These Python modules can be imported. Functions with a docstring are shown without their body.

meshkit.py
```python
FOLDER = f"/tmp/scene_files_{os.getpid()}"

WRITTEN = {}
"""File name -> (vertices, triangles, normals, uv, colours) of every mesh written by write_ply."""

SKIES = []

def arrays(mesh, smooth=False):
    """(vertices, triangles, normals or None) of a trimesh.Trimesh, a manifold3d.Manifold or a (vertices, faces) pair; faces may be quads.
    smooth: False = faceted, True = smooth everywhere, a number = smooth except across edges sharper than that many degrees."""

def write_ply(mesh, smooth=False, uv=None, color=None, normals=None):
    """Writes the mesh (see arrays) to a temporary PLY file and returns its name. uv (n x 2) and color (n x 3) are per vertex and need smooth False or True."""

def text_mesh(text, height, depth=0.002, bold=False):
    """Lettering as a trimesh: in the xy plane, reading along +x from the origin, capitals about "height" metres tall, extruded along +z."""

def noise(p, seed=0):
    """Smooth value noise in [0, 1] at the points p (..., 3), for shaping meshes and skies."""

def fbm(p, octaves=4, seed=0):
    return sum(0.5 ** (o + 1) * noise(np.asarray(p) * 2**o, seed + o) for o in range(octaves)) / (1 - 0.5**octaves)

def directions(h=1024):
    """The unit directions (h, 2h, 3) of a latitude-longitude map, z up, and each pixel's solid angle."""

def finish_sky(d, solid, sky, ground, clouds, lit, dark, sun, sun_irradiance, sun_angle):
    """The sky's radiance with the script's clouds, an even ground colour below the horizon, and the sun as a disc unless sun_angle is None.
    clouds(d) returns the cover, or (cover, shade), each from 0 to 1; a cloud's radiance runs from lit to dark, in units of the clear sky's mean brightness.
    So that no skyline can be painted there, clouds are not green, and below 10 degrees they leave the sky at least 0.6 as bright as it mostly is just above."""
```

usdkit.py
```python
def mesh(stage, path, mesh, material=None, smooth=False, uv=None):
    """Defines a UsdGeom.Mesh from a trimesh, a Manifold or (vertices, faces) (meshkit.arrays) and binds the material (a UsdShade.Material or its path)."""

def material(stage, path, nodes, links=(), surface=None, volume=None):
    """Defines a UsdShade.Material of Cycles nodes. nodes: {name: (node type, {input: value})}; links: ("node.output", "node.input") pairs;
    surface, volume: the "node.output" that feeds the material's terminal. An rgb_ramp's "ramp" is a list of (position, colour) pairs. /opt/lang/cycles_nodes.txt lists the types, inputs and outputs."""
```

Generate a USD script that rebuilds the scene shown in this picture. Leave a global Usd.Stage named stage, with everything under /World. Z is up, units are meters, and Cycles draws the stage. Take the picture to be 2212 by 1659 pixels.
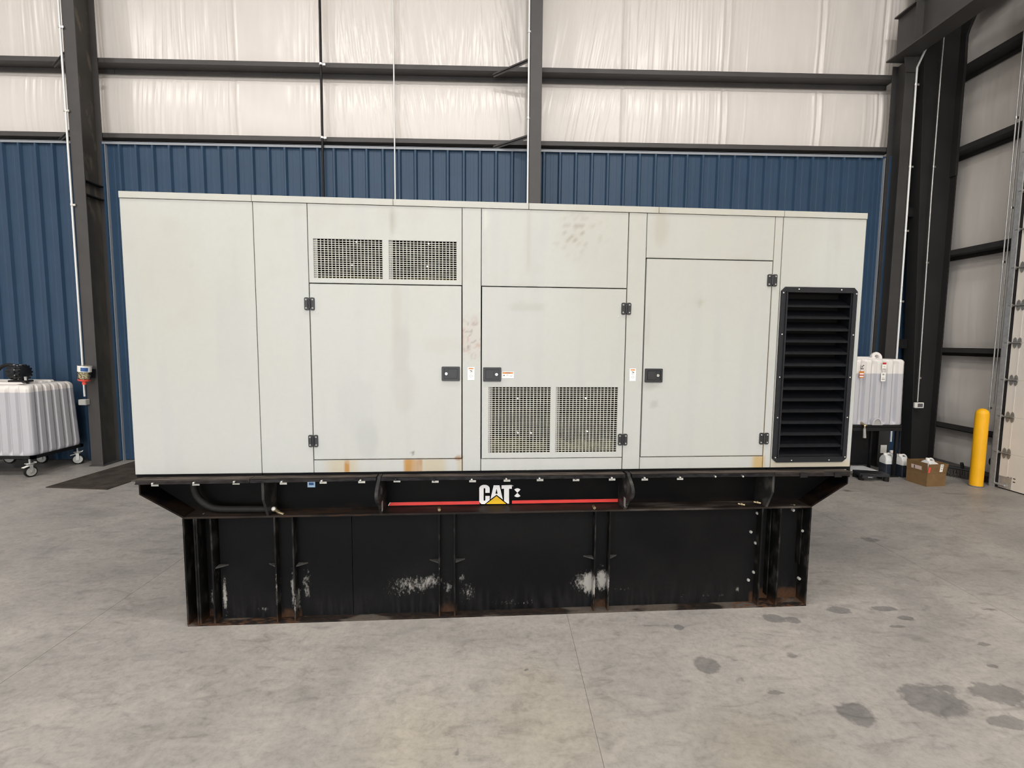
import math, random
import numpy as np, trimesh, usdkit, meshkit
from pxr import Usd, UsdGeom, UsdLux, UsdShade, Sdf, Gf, Vt
import manifold3d
from shapely.geometry import Polygon, Point, box as sbox
from shapely.ops import unary_union
random.seed(7)
rng = np.random.default_rng(7)
stage = Usd.Stage.CreateInMemory()
UsdGeom.SetStageUpAxis(stage, UsdGeom.Tokens.z)
UsdGeom.SetStageMetersPerUnit(stage, 1.0)
UsdGeom.Xform.Define(stage, '/World')
UsdGeom.Scope.Define(stage, '/World/Looks')

# ------------------------------------------------------------------ camera, lights, exposure
F, PITCH, ROLL, YG, YB, H = 1072.915, 0.0876214, 0.0086267, 0.0764768, 0.0245329, 1.65
EXPOSURE = 0.15
cp, sp, cr, sr = math.cos(PITCH), math.sin(PITCH), math.cos(ROLL), math.sin(ROLL)
_u, _f = np.array([0, cp, -0.0]) * 0 + np.array([0, sp, cp]), np.array([0, cp, -sp])
_M = np.array([cr * np.array([1, 0, 0.]) + sr * _u, -sr * np.array([1, 0, 0.]) + cr * _u, _f])
_Z = np.array([[math.cos(YB), math.sin(YB), 0], [-math.sin(YB), math.cos(YB), 0], [0, 0, 1]])
CAM = _M @ _Z.T                       # rows: right, up, forward
EYE = np.array([0, 0, H])
cam = UsdGeom.Camera.Define(stage, '/World/camera')
cam.CreateHorizontalApertureAttr(36.0); cam.CreateVerticalApertureAttr(27.0)
cam.CreateFocalLengthAttr(F / 2212 * 36)
cam.CreateClippingRangeAttr(Gf.Vec2f(0.05, 200)); cam.CreateExposureAttr(EXPOSURE)
_m = np.eye(4); _m[0, :3], _m[1, :3], _m[2, :3], _m[3, :3] = CAM[0], CAM[1], -CAM[2], EYE
cam.AddTransformOp().Set(Gf.Matrix4d(*_m.ravel().tolist()))
# high-bay lamps hanging in rows under the roof
LAMP = 82.0
LAMPS = [(x, y) for y in (1.3, -4.2, -9.7) for x in (-7.9, -3.8, 0.0, 3.3)]
for k, (x, y) in enumerate(LAMPS):
    l = UsdLux.RectLight.Define(stage, f'/World/high_bay_lamp_light_{k:03d}')
    l.CreateWidthAttr(1.2); l.CreateHeightAttr(0.45); l.CreateIntensityAttr(LAMP); l.CreateColorAttr(Gf.Vec3f(1.0, 0.965, 0.92))
    l.AddTranslateOp().Set(Gf.Vec3d(x, y, 7.9))

# fill light added behind the viewer, set in an unseen door opening
FILL_X0, FILL_X1, FILL_H, YF = -5.0, 2.0, 4.4, -11.0
l = UsdLux.RectLight.Define(stage, '/World/added_fill_light')
l.CreateWidthAttr(FILL_X1 - FILL_X0); l.CreateHeightAttr(FILL_H); l.CreateIntensityAttr(6.5); l.CreateColorAttr(Gf.Vec3f(0.95, 0.97, 1.0))
l.AddTranslateOp().Set(Gf.Vec3d((FILL_X0 + FILL_X1) / 2, YF - 0.05, FILL_H / 2)); l.AddRotateXOp().Set(90.0)

# ------------------------------------------------------------------ unprojection of measured points onto real planes
def ray(px, py): return np.array([(px - 1106) / F, -(py - 829.5) / F, 1.0]) @ CAM
def onplane(px, py, n, d):
    r = ray(px, py); n = np.asarray(n, float); return EYE + (d - n @ EYE) / (n @ r) * r
def fl(px, py, z=0): return onplane(px, py, (0, 0, 1), z)
def wy(px, py, y): return onplane(px, py, (0, 1, 0), y)
def wx(px, py, x): return onplane(px, py, (1, 0, 0), x)
GA = YG - YB
GX = np.array([math.cos(GA), math.sin(GA), 0]); GY = np.array([-math.sin(GA), math.cos(GA), 0])
GD = GY @ fl(405.6, 1353.8); G0 = GX * (GX @ fl(405.6, 1353.8)) + GY * GD
def G(px, py, dy=0):
    p = onplane(px, py, GY, GD + dy); return np.array([GX @ (p - G0), dy, p[2]])

# ------------------------------------------------------------------ prim helpers
def free(parent, name):
    base = f'{parent}/{name}'; p, k = base, 0
    while stage.GetPrimAtPath(p):
        k += 1; p = f'{base}_{k:03d}'
    return p
def pth(parent): return '/World' if parent is None else str(parent.GetPath())
def tag(o, label=None, cat=None, group=None, kind=None):
    for k, v in (('label', label), ('category', cat), ('group', group), ('kind', kind)):
        if v: o.SetCustomDataByKey(k, v)
    return o
def thing(name, label=None, cat=None, loc=(0, 0, 0), rotz=0, group=None, kind=None, rot=None):
    x = UsdGeom.Xform.Define(stage, free('/World', name))
    x.AddTranslateOp().Set(Gf.Vec3d(*map(float, loc)))
    if rot is not None: x.AddRotateXYZOp().Set(Gf.Vec3f(*map(float, rot)))
    else: x.AddRotateZOp().Set(float(rotz))
    return tag(x.GetPrim(), label, cat, group, kind)
def obj(name, mesh, mat, parent=None, smooth=30, tint=None, label=None, cat=None, group=None, kind=None, fields=None):
    m = usdkit.mesh(stage, free(pth(parent), name), mesh, mat, smooth=smooth if tint is None and fields is None else False)
    api = UsdGeom.PrimvarsAPI(m)
    if tint is not None:
        api.CreatePrimvar('tint', Sdf.ValueTypeNames.Color3fArray, 'vertex').Set(Vt.Vec3fArray.FromNumpy(np.asarray(tint, np.float32)))
    for k, v in (fields or {}).items():
        api.CreatePrimvar(k, Sdf.ValueTypeNames.FloatArray, 'vertex').Set(Vt.FloatArray.FromNumpy(np.asarray(v, np.float32)))
    return tag(m.GetPrim(), label, cat, group, kind)
def copy(root, name, loc, rotz=0, label=None, group=None):
    was = root.GetCustomData()
    x = thing(name, label or was.get('label'), was.get('category'), loc, rotz, group or was.get('group'))
    x.GetReferences().AddInternalReference(root.GetPath()); x.SetInstanceable(True)
    return x

# ------------------------------------------------------------------ mesh helpers
cat_ = trimesh.util.concatenate
def B(x0, x1, y0, y1, z0, z1, ch=0.0):
    x0, x1 = min(x0, x1), max(x0, x1); y0, y1 = min(y0, y1), max(y0, y1); z0, z1 = min(z0, z1), max(z0, z1)
    e = np.array([x1 - x0, y1 - y0, z1 - z0]) / 2; c = np.array([x0 + x1, y0 + y1, z0 + z1]) / 2
    if ch <= 0:
        m = trimesh.creation.box(2 * e)
    else:
        ch = min(ch, 0.49 * 2 * e.min()); pts = []
        for s in np.ndindex(2, 2, 2):
            s = np.array(s) * 2 - 1
            for k in range(3):
                d = e - ch; d[k] = e[k]; pts.append(s * d)
        m = trimesh.convex.convex_hull(np.array(pts))
    m.apply_translation(c); return m
def frame_to(p0, p1):
    d = np.asarray(p1, float) - np.asarray(p0, float); L = np.linalg.norm(d); d /= L
    T = trimesh.geometry.align_vectors([0, 0, 1], d); T[:3, 3] = p0
    return T, L
def C(p0, p1, r, n=16, r1=None):
    T, L = frame_to(p0, p1); r1 = r if r1 is None else r1
    m = trimesh.creation.revolve(np.array([[0, 0], [r, 0], [r1, L], [0, L]]), sections=n); m.apply_transform(T); return m
def lathe(p0, p1, prof, n=24):
    T, L = frame_to(p0, p1); m = trimesh.creation.revolve(np.array(prof, float), sections=n); m.apply_transform(T); return m
def sphere(c, r, sub=1, scale=(1, 1, 1)):
    m = trimesh.creation.icosphere(subdivisions=sub, radius=r); m.apply_scale(scale); m.apply_translation(c); return m
def tube(path, r, n=10):
    P = np.asarray(path, float); t = np.gradient(P, axis=0); t /= np.linalg.norm(t, axis=1)[:, None]
    a = np.cross(t[0], [0, 0, 1.0]); a = a if np.linalg.norm(a) > .1 else np.cross(t[0], [1.0, 0, 0]); a /= np.linalg.norm(a)
    vs = []
    for k in range(len(P)):
        a = a - t[k] * (a @ t[k]); a /= np.linalg.norm(a); b = np.cross(t[k], a)
        th = np.arange(n) / n * 2 * np.pi
        vs.append(P[k] + r * (np.cos(th)[:, None] * a + np.sin(th)[:, None] * b))
    v = np.vstack(vs + [P[:1], P[-1:]]); f = []
    for k in range(len(P) - 1):
        for j in range(n):
            q = [k * n + j, k * n + (j + 1) % n, (k + 1) * n + (j + 1) % n, (k + 1) * n + j]
            f += [[q[0], q[1], q[2]], [q[0], q[2], q[3]]]
    e = len(P) * n
    for j in range(n):
        f.append([e, (j + 1) % n, j]); f.append([e + 1, (len(P) - 1) * n + j, (len(P) - 1) * n + (j + 1) % n])
    m = trimesh.Trimesh(v, f, process=False); trimesh.repair.fix_normals(m); return m
def bez(*p, n=14):
    p = np.array(p, float); t = np.linspace(0, 1, n)[:, None]
    while len(p) > 1 and p.ndim == 2: p = np.array([(1 - t) * a + t * b for a, b in zip(np.broadcast_to(p[:-1, None], (len(p) - 1, n, 3)), np.broadcast_to(p[1:, None], (len(p) - 1, n, 3)))]) if p.ndim == 2 else p
    while p.ndim == 3 and len(p) > 1: p = np.array([(1 - t) * a + t * b for a, b in zip(p[:-1], p[1:])])
    return p[0]
def ex(poly, plane, a, b):
    """Polygon extruded from a to b along the axis that is missing in plane ('xz', 'yz', 'xy')."""
    m = []
    for g in getattr(poly, 'geoms', [poly]):
        m.append(trimesh.creation.extrude_polygon(g, abs(b - a), engine='earcut'))
    m = cat_(m); v = np.array(m.vertices); lo = min(a, b)
    if plane == 'xy': v2 = np.c_[v[:, 0], v[:, 1], v[:, 2] + lo]
    if plane == 'xz': v2 = np.c_[v[:, 0], v[:, 2] + lo, v[:, 1]]
    if plane == 'yz': v2 = np.c_[v[:, 2] + lo, v[:, 0], v[:, 1]]
    out = trimesh.Trimesh(v2, m.faces, process=False)
    if plane == 'xz': out.invert()
    return out
def PL(*p): return Polygon(p)
def rrect(x0, z0, x1, z1, r, n=5): return sbox(x0 + r, z0 + r, x1 - r, z1 - r).buffer(r, quad_segs=n)
def rot(m, axis, deg, about=(0, 0, 0)):
    m = m.copy(); m.apply_transform(trimesh.transformations.rotation_matrix(math.radians(deg), axis, about)); return m
def grid_xz(xs, zs, y):
    """Front-facing (-y) grid sheet."""
    X, Z = np.meshgrid(xs, zs); Y = y(X, Z) if callable(y) else np.full_like(X, y)
    n, m = len(zs), len(xs); i = np.arange(n * m).reshape(n, m)
    q = np.c_[i[:-1, :-1].ravel(), i[:-1, 1:].ravel(), i[1:, 1:].ravel(), i[1:, :-1].ravel()]
    f = np.vstack([q[:, [0, 1, 2]], q[:, [0, 2, 3]]])
    return trimesh.Trimesh(np.c_[X.ravel(), Y.ravel(), Z.ravel()], f, process=False)
def holes_split(x0, x1, z0, z1, holes):
    xs = sorted({x0, x1, *[h[0] for h in holes], *[h[1] for h in holes]}); out = []
    for a, b in zip(xs[:-1], xs[1:]):
        cuts = sorted([(h[2], h[3]) for h in holes if h[0] <= a + 1e-9 and h[1] >= b - 1e-9]); z = z0
        for c0, c1 in cuts:
            if c0 > z: out.append((a, b, z, c0))
            z = c1
        if z < z1: out.append((a, b, z, z1))
    return out
def sheet(x0, x1, z0, z1, y=0.0, t=0.025, res=0.02, holes=(), flange=0.0):
    """A folded sheet-metal panel: fine front face(s) plus turned-back edges."""
    ms = []
    for a, b, c, d in holes_split(x0, x1, z0, z1, holes):
        ms.append(grid_xz(np.linspace(a, b, max(2, int((b - a) / res) + 1)), np.linspace(c, d, max(2, int((d - c) / res) + 1)), y))
    e = .0015
    ms += [B(x0, x0 + e, y, y + t, z0, z1), B(x1 - e, x1, y, y + t, z0, z1), B(x0, x1, y, y + t, z0, z0 + e), B(x0, x1, y, y + t, z1 - e, z1)]
    for h in holes:
        ms += [B(h[0] - e, h[0], y + .0005, y + .012, h[2], h[3]), B(h[1], h[1] + e, y + .0005, y + .012, h[2], h[3]), B(h[0], h[1], y + .0005, y + .012, h[2] - e, h[2]), B(h[0], h[1], y + .0005, y + .012, h[3], h[3] + e)]
    return cat_(ms)
fbm = meshkit.fbm
def ss(a, b, x): t = np.clip((x - a) / (b - a), 0, 1); return t * t * (3 - 2 * t)

# ------------------------------------------------------------------ materials
L = '/World/Looks/'
def simple(name, col, rough=0.5, metal=0.0, spec=0.5, var=0.0, scale=20.0, bump=0.0, bscale=200.0, **kw):
    n = {'p': ('principled_bsdf', {'base_color': col, 'roughness': rough, 'metallic': metal, 'specular_ior_level': spec, **kw})}; l = []
    if var or bump: n['g'] = ('geometry', {})
    if var:
        n['n'] = ('noise_texture', {'scale': scale, 'detail': 5.0, 'roughness': 0.6})
        n['r'] = ('rgb_ramp', {'ramp': [(0.3, tuple(np.array(col) * (1 - var))), (0.7, tuple(np.minimum(np.array(col) * (1 + var), 1)))]})
        l += [('g.position', 'n.vector'), ('n.fac', 'r.fac'), ('r.color', 'p.base_color')]
    if bump:
        n['bn'] = ('noise_texture', {'scale': bscale, 'detail': 3.0}); n['b'] = ('bump', {'strength': bump, 'distance': 0.002})
        l += [('g.position', 'bn.vector'), ('bn.fac', 'b.height'), ('b.normal', 'p.normal')]
    return usdkit.material(stage, L + name, n, l, surface='p.BSDF')
def tinted(name, rough=0.45, spec=0.5, var=0.06, scale=30.0, bump=0.0, bscale=300.0, rvar=0.0, coat=0.0):
    """Base colour from the mesh's own tint (paint, rust and dirt patches) times a fine noise."""
    n = {'a': ('attribute', {'attribute': 'tint'}), 'g': ('geometry', {}), 'n': ('noise_texture', {'scale': scale, 'detail': 6.0, 'roughness': 0.65}),
         'r': ('rgb_ramp', {'ramp': [(0.25, (1 - var,) * 3), (0.75, (1 + 0 * var,) * 3)]}), 'm': ('mix', {'mix_type': 'multiply', 'fac': 1.0}),
         'p': ('principled_bsdf', {'roughness': rough, 'specular_ior_level': spec, 'coat_weight': coat})}
    l = [('g.position', 'n.vector'), ('n.fac', 'r.fac'), ('a.color', 'm.color1'), ('r.color', 'm.color2'), ('m.color', 'p.base_color')]
    if bump:
        n['bn'] = ('noise_texture', {'scale': bscale, 'detail': 3.0}); n['b'] = ('bump', {'strength': bump, 'distance': 0.002})
        l += [('g.position', 'bn.vector'), ('bn.fac', 'b.height'), ('b.normal', 'p.normal')]
    return usdkit.material(stage, L + name, n, l, surface='p.BSDF')

M = {}
M['gen_paint'] = tinted('weathered_white_paint', rough=0.42, var=0.035, scale=45, bump=0.02, bscale=120)
M['gen_white'] = simple('white_paint', (0.45, 0.46, 0.45), 0.45, var=0.03, scale=8)
M['black_paint'] = usdkit.material(stage, L + 'black_chassis_paint', {'a': ('attribute', {'attribute': 'tint'}), 'w': ('attribute', {'attribute': 'wear'}), 'g': ('geometry', {}),
    'n': ('noise_texture', {'scale': 60.0, 'detail': 6.0, 'roughness': 0.65}), 'r': ('rgb_ramp', {'ramp': [(0.25, (0.65,) * 3), (0.75, (1.0,) * 3)]}), 'm': ('mix', {'mix_type': 'multiply', 'fac': 1.0}),
    'mp': ('mapping', {'scale': (1.0, 1.0, 0.55)}), 'wn': ('noise_texture', {'scale': 70.0, 'detail': 8.0, 'roughness': 0.75}), 'wm': ('math', {'math_type': 'multiply_add', 'value2': 1.9, 'value3': -0.95}), 'wa': ('math', {'math_type': 'add'}),
    'mr': ('map_range', {'from_min': 0.42, 'from_max': 0.85, 'to_min': 0.0, 'to_max': 1.0, 'clamp': True}), 'mw': ('mix', {'mix_type': 'mix', 'color2': (0.30, 0.29, 0.27)}),
    'bn': ('noise_texture', {'scale': 500.0, 'detail': 3.0}), 'b': ('bump', {'strength': 0.1, 'distance': 0.002}), 'p': ('principled_bsdf', {'roughness': 0.5, 'specular_ior_level': 0.10})},
    [('g.position', 'n.vector'), ('n.fac', 'r.fac'), ('a.color', 'm.color1'), ('r.color', 'm.color2'), ('g.position', 'mp.vector'), ('mp.vector', 'wn.vector'), ('wn.fac', 'wm.value1'), ('wm.value', 'wa.value1'), ('w.fac', 'wa.value2'), ('wa.value', 'mr.value'),
     ('mr.result', 'mw.fac'), ('m.color', 'mw.color1'), ('mw.color', 'p.base_color'), ('g.position', 'bn.vector'), ('bn.fac', 'b.height'), ('b.normal', 'p.normal')], surface='p.BSDF')
M['grille'] = simple('grille_paint', (0.44, 0.44, 0.39), 0.5, var=0.15, scale=12)
M['black_plain'] = simple('black_steel', (0.008, 0.008, 0.009), 0.5, spec=0.3, var=0.3)
M['gap'] = simple('dark_lining', (0.012, 0.012, 0.011), 0.9, spec=0.1)
M['foam'] = simple('olive_foam', (0.085, 0.078, 0.034), 0.95, spec=0.1, var=0.9, scale=30, bump=0.6, bscale=60)
M['black_plastic'] = simple('black_plastic', (0.016, 0.017, 0.019), 0.45, bump=0.08, bscale=900)
M['louver_blade'] = simple('louver_blade_black', (0.0045, 0.005, 0.0065), 0.5, spec=0.22, var=0.4, scale=30)
M['louver'] = simple('louver_black', (0.008, 0.009, 0.012), 0.45, spec=0.35, var=0.25, scale=30)
M['zinc'] = simple('zinc_screw', (0.75, 0.74, 0.70), 0.3, metal=0.9)
M['white_tip'] = simple('white_nylon', (0.85, 0.84, 0.80), 0.4)
M['brass'] = simple('brass', (0.42, 0.35, 0.22), 0.4, metal=0.85)
M['rubber'] = simple('black_rubber', (0.010, 0.010, 0.010), 0.65, spec=0.25, var=0.3, scale=40)
M['label_white'] = simple('label_white', (0.82, 0.81, 0.76), 0.5)
M['label_orange'] = simple('label_orange', (0.55, 0.17, 0.02), 0.5)
M['label_black'] = simple('label_black', (0.03, 0.03, 0.03), 0.5)
M['label_grey'] = simple('label_grey', (0.35, 0.34, 0.33), 0.5)
M['label_red'] = simple('label_red', (0.42, 0.03, 0.03), 0.5)
M['label_blue'] = simple('label_blue', (0.02, 0.09, 0.28), 0.5)
M['label_light_blue'] = simple('label_light_blue', (0.45, 0.65, 0.85), 0.5)
M['decal_white'] = simple('decal_white', (0.95, 0.95, 0.95), 0.4)
M['decal_yellow'] = simple('decal_yellow', (0.90, 0.55, 0.01), 0.4)
M['decal_red'] = simple('decal_red', (0.78, 0.055, 0.045), 0.4)
M['decal_red_light'] = simple('decal_red_light', (0.85, 0.16, 0.14), 0.4)
M['steel'] = simple('charcoal_steel', (0.056, 0.053, 0.052), 0.5, spec=0.38, var=0.12, scale=3.0, bump=0.05, bscale=300)
M['steel_crane_shaded'] = simple('shaded_crane_steel', (0.042, 0.040, 0.039), 0.55, spec=0.3, var=0.12, scale=3.0)  # charcoal steel darkened: partial shade at the crane column is in the colour
M['steel_frame_shaded'] = simple('shaded_frame_steel', (0.021, 0.020, 0.020), 0.6, spec=0.22, var=0.12, scale=3.0)  # darker copy of the charcoal steel, with the corner's shade painted in
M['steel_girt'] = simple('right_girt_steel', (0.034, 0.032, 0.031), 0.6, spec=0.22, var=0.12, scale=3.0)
M['steel_dirty'] = tinted('scuffed_charcoal_steel', rough=0.6, spec=0.3, var=0.2, scale=12)
M['conduit'] = simple('galvanised_conduit', (0.70, 0.71, 0.70), 0.4, metal=0.25)
M['galv'] = simple('galvanised_steel', (0.52, 0.52, 0.51), 0.45, metal=0.6, var=0.15, scale=25)
M['hinge_metal'] = simple('hinge_metal', (0.30, 0.29, 0.27), 0.5, metal=0.5, var=0.3, scale=60)
M['grey_box'] = simple('grey_box_metal', (0.42, 0.42, 0.39), 0.5, metal=0.2)
M['yellow'] = simple('bollard_yellow', (0.86, 0.43, 0.002), 0.5, var=0.05, scale=6, bump=0.25, bscale=140)
M['door'] = simple('door_white', (0.74, 0.685, 0.61), 0.5, var=0.03, scale=4, bump=0.03, bscale=60)
M['card'] = simple('cardboard', (0.185, 0.112, 0.052), 0.85, spec=0.15, var=0.12, scale=14, bump=0.08, bscale=120)
M['red_plastic'] = simple('red_plastic', (0.75, 0.09, 0.06), 0.35)
M['mat'] = simple('floor_mat', (0.050, 0.042, 0.036), 0.95, spec=0.1, var=0.35, scale=7, bump=0.5, bscale=250)
M['bristle'] = simple('broom_bristle', (0.06, 0.054, 0.048), 0.7, var=0.3, scale=90)
M['screen'] = simple('grey_screen', (0.12, 0.12, 0.12), 0.3)
M['clear'] = usdkit.material(stage, L + 'clear_plastic', {'f': ('fresnel', {'IOR': 1.4}), 't': ('transparent_bsdf', {'color': (0.93, 0.93, 0.92)}), 'g': ('glossy_bsdf', {'color': (1, 1, 1), 'roughness': 0.1}), 'm': ('mix_closure', {})},
                             [('f.fac', 'm.fac'), ('t.BSDF', 'm.closure1'), ('g.BSDF', 'm.closure2')], surface='m.closure')
M['plug'] = simple('foam_plug_yellow', (0.85, 0.76, 0.52), 0.8, var=0.25, scale=200)
# translucent white polyethylene, cleaner above the fluid line (object space z = level)
def poly_tank(name, level, up=(0.74, 0.71, 0.68), low=(0.47, 0.468, 0.50)):
    n = {'g': ('geometry', {}), 's': ('separate_xyz', {}), 'mr': ('map_range', {'from_min': level - 0.006, 'from_max': level + 0.006, 'to_min': 0.0, 'to_max': 1.0, 'clamp': True}),
         'mx': ('mix', {'mix_type': 'mix', 'color1': low, 'color2': up}), 'bn': ('noise_texture', {'scale': 260.0, 'detail': 2.0}), 'b': ('bump', {'strength': 0.15, 'distance': 0.002}),
         'p': ('principled_bsdf', {'roughness': 0.36})}
    return usdkit.material(stage, L + name, n, [('g.position', 's.vector'), ('s.z', 'mr.value'), ('mr.result', 'mx.fac'), ('mx.color', 'p.base_color'), ('g.position', 'bn.vector'), ('bn.fac', 'b.height'), ('b.normal', 'p.normal')], surface='p.BSDF')
M['poly_left'] = poly_tank('poly_tank_left', 1.0)
M['poly_right'] = poly_tank('poly_tank_right', 1.285)
M['jug_white'] = simple('jug_white', (0.72, 0.71, 0.70), 0.4, subsurface_weight=0.1, subsurface_scale=0.02)
M['jug_fluid'] = simple('jug_blue_fluid', (0.018, 0.024, 0.036), 0.35, var=0.3, scale=25)
M['label_pink'] = simple('label_pink', (0.62, 0.47, 0.42), 0.6, var=0.1, scale=150)
# white vinyl faced insulation
M['vinyl'] = usdkit.material(stage, L + 'white_vinyl_facing', {
    'g': ('geometry', {}), 'mp': ('mapping', {'scale': (3.0, 3.0, 0.5)}), 'n': ('noise_texture', {'scale': 5.0, 'detail': 3.0, 'roughness': 0.5}),
    'r': ('rgb_ramp', {'ramp': [(0.3, (0.690, 0.650, 0.612)), (0.7, (0.715, 0.675, 0.637))]}), 'b': ('bump', {'strength': 0.10, 'distance': 0.004}),
    'p': ('principled_bsdf', {'roughness': 0.28, 'specular_ior_level': 0.55})},
    [('g.position', 'mp.vector'), ('mp.vector', 'n.vector'), ('n.fac', 'r.fac'), ('r.color', 'p.base_color'), ('n.fac', 'b.height'), ('b.normal', 'p.normal')], surface='p.BSDF')
M['blue'] = simple('blue_liner_metal', (0.027, 0.058, 0.106), 0.40, spec=0.3, var=0.06, scale=3.0, bump=0.03, bscale=60)
M['trim'] = simple('blue_grey_trim', (0.26, 0.28, 0.31), 0.4)
# concrete: mottled base, trowel swirls, small pits, painted-in stain field with ragged edges
M['floor'] = usdkit.material(stage, L + 'polished_concrete', {
    'g': ('geometry', {}),
    'n1': ('noise_texture', {'scale': 0.9, 'detail': 6.0, 'roughness': 0.62, 'distortion': 0.6}), 'mp': ('mapping', {'scale': (1.0, 2.4, 1.0), 'rotation': (0, 0, 0.5)}),
    'n2': ('noise_texture', {'scale': 5.0, 'detail': 8.0, 'roughness': 0.7, 'distortion': 1.2}), 'n3': ('noise_texture', {'scale': 32.0, 'detail': 7.0, 'roughness': 0.75}),
    'n4': ('noise_texture', {'scale': 14.0, 'detail': 3.0, 'roughness': 0.6}),
    'r1': ('rgb_ramp', {'ramp': [(0.32, (0.236, 0.224, 0.210)), (0.5, (0.296, 0.278, 0.258)), (0.68, (0.362, 0.337, 0.306))]}),
    'r2': ('rgb_ramp', {'ramp': [(0.30, (0.70, 0.70, 0.70)), (0.46, (0.96, 0.96, 0.96)), (0.70, (1.10, 1.09, 1.08))]}),
    'r3': ('rgb_ramp', {'ramp': [(0.32, (0.80, 0.80, 0.80)), (0.5, (0.98, 0.98, 0.98)), (0.68, (1.08, 1.08, 1.08))]}),
    'm1': ('mix', {'mix_type': 'multiply', 'fac': 1.0}), 'm2': ('mix', {'mix_type': 'multiply', 'fac': 1.0}),
    'a': ('attribute', {'attribute': 'stain'}), 'w': ('math', {'math_type': 'multiply_add', 'value2': 0.55, 'value3': -0.275}), 'ad': ('math', {'math_type': 'add'}),
    'mr': ('map_range', {'from_min': 0.46, 'from_max': 0.56, 'to_min': 0.0, 'to_max': 0.9, 'clamp': True}),
    'ms': ('mix', {'mix_type': 'multiply', 'color2': (0.53, 0.54, 0.56)}),
    'a2': ('attribute', {'attribute': 'wash'}), 'mw': ('mix', {'mix_type': 'multiply', 'color2': (1.02, 1.0, 0.90)}),
    'rr': ('map_range', {'from_min': 0.3, 'from_max': 0.7, 'to_min': 0.38, 'to_max': 0.60}),
    'b': ('bump', {'strength': 0.12, 'distance': 0.003}), 'p': ('principled_bsdf', {'specular_ior_level': 0.45})},
    [('g.position', 'n1.vector'), ('g.position', 'mp.vector'), ('mp.vector', 'n2.vector'), ('g.position', 'n3.vector'), ('g.position', 'n4.vector'), ('n1.fac', 'r1.fac'), ('n2.fac', 'r2.fac'), ('n3.fac', 'r3.fac'),
     ('r1.color', 'm1.color1'), ('r2.color', 'm1.color2'), ('m1.color', 'm2.color1'), ('r3.color', 'm2.color2'), ('n4.fac', 'w.value1'), ('a.fac', 'ad.value1'), ('w.value', 'ad.value2'), ('ad.value', 'mr.value'),
     ('m2.color', 'mw.color1'), ('a2.fac', 'mw.fac'), ('mw.color', 'ms.color1'), ('mr.result', 'ms.fac'), ('ms.color', 'p.base_color'), ('n2.fac', 'rr.value'), ('rr.result', 'p.roughness'), ('n3.fac', 'b.height'), ('b.normal', 'p.normal')], surface='p.BSDF')
M['joint'] = simple('joint_filler', (0.16, 0.15, 0.14), 0.9)
M['ceiling'] = simple('roof_insulation', (0.72, 0.69, 0.66), 0.6)
M['wall_plain'] = simple('plain_wall', (0.76, 0.74, 0.72), 0.7)

# ------------------------------------------------------------------ the setting
XL, XR, YK, ZC = -12.0, 6.08, 6.92, 8.2
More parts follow.
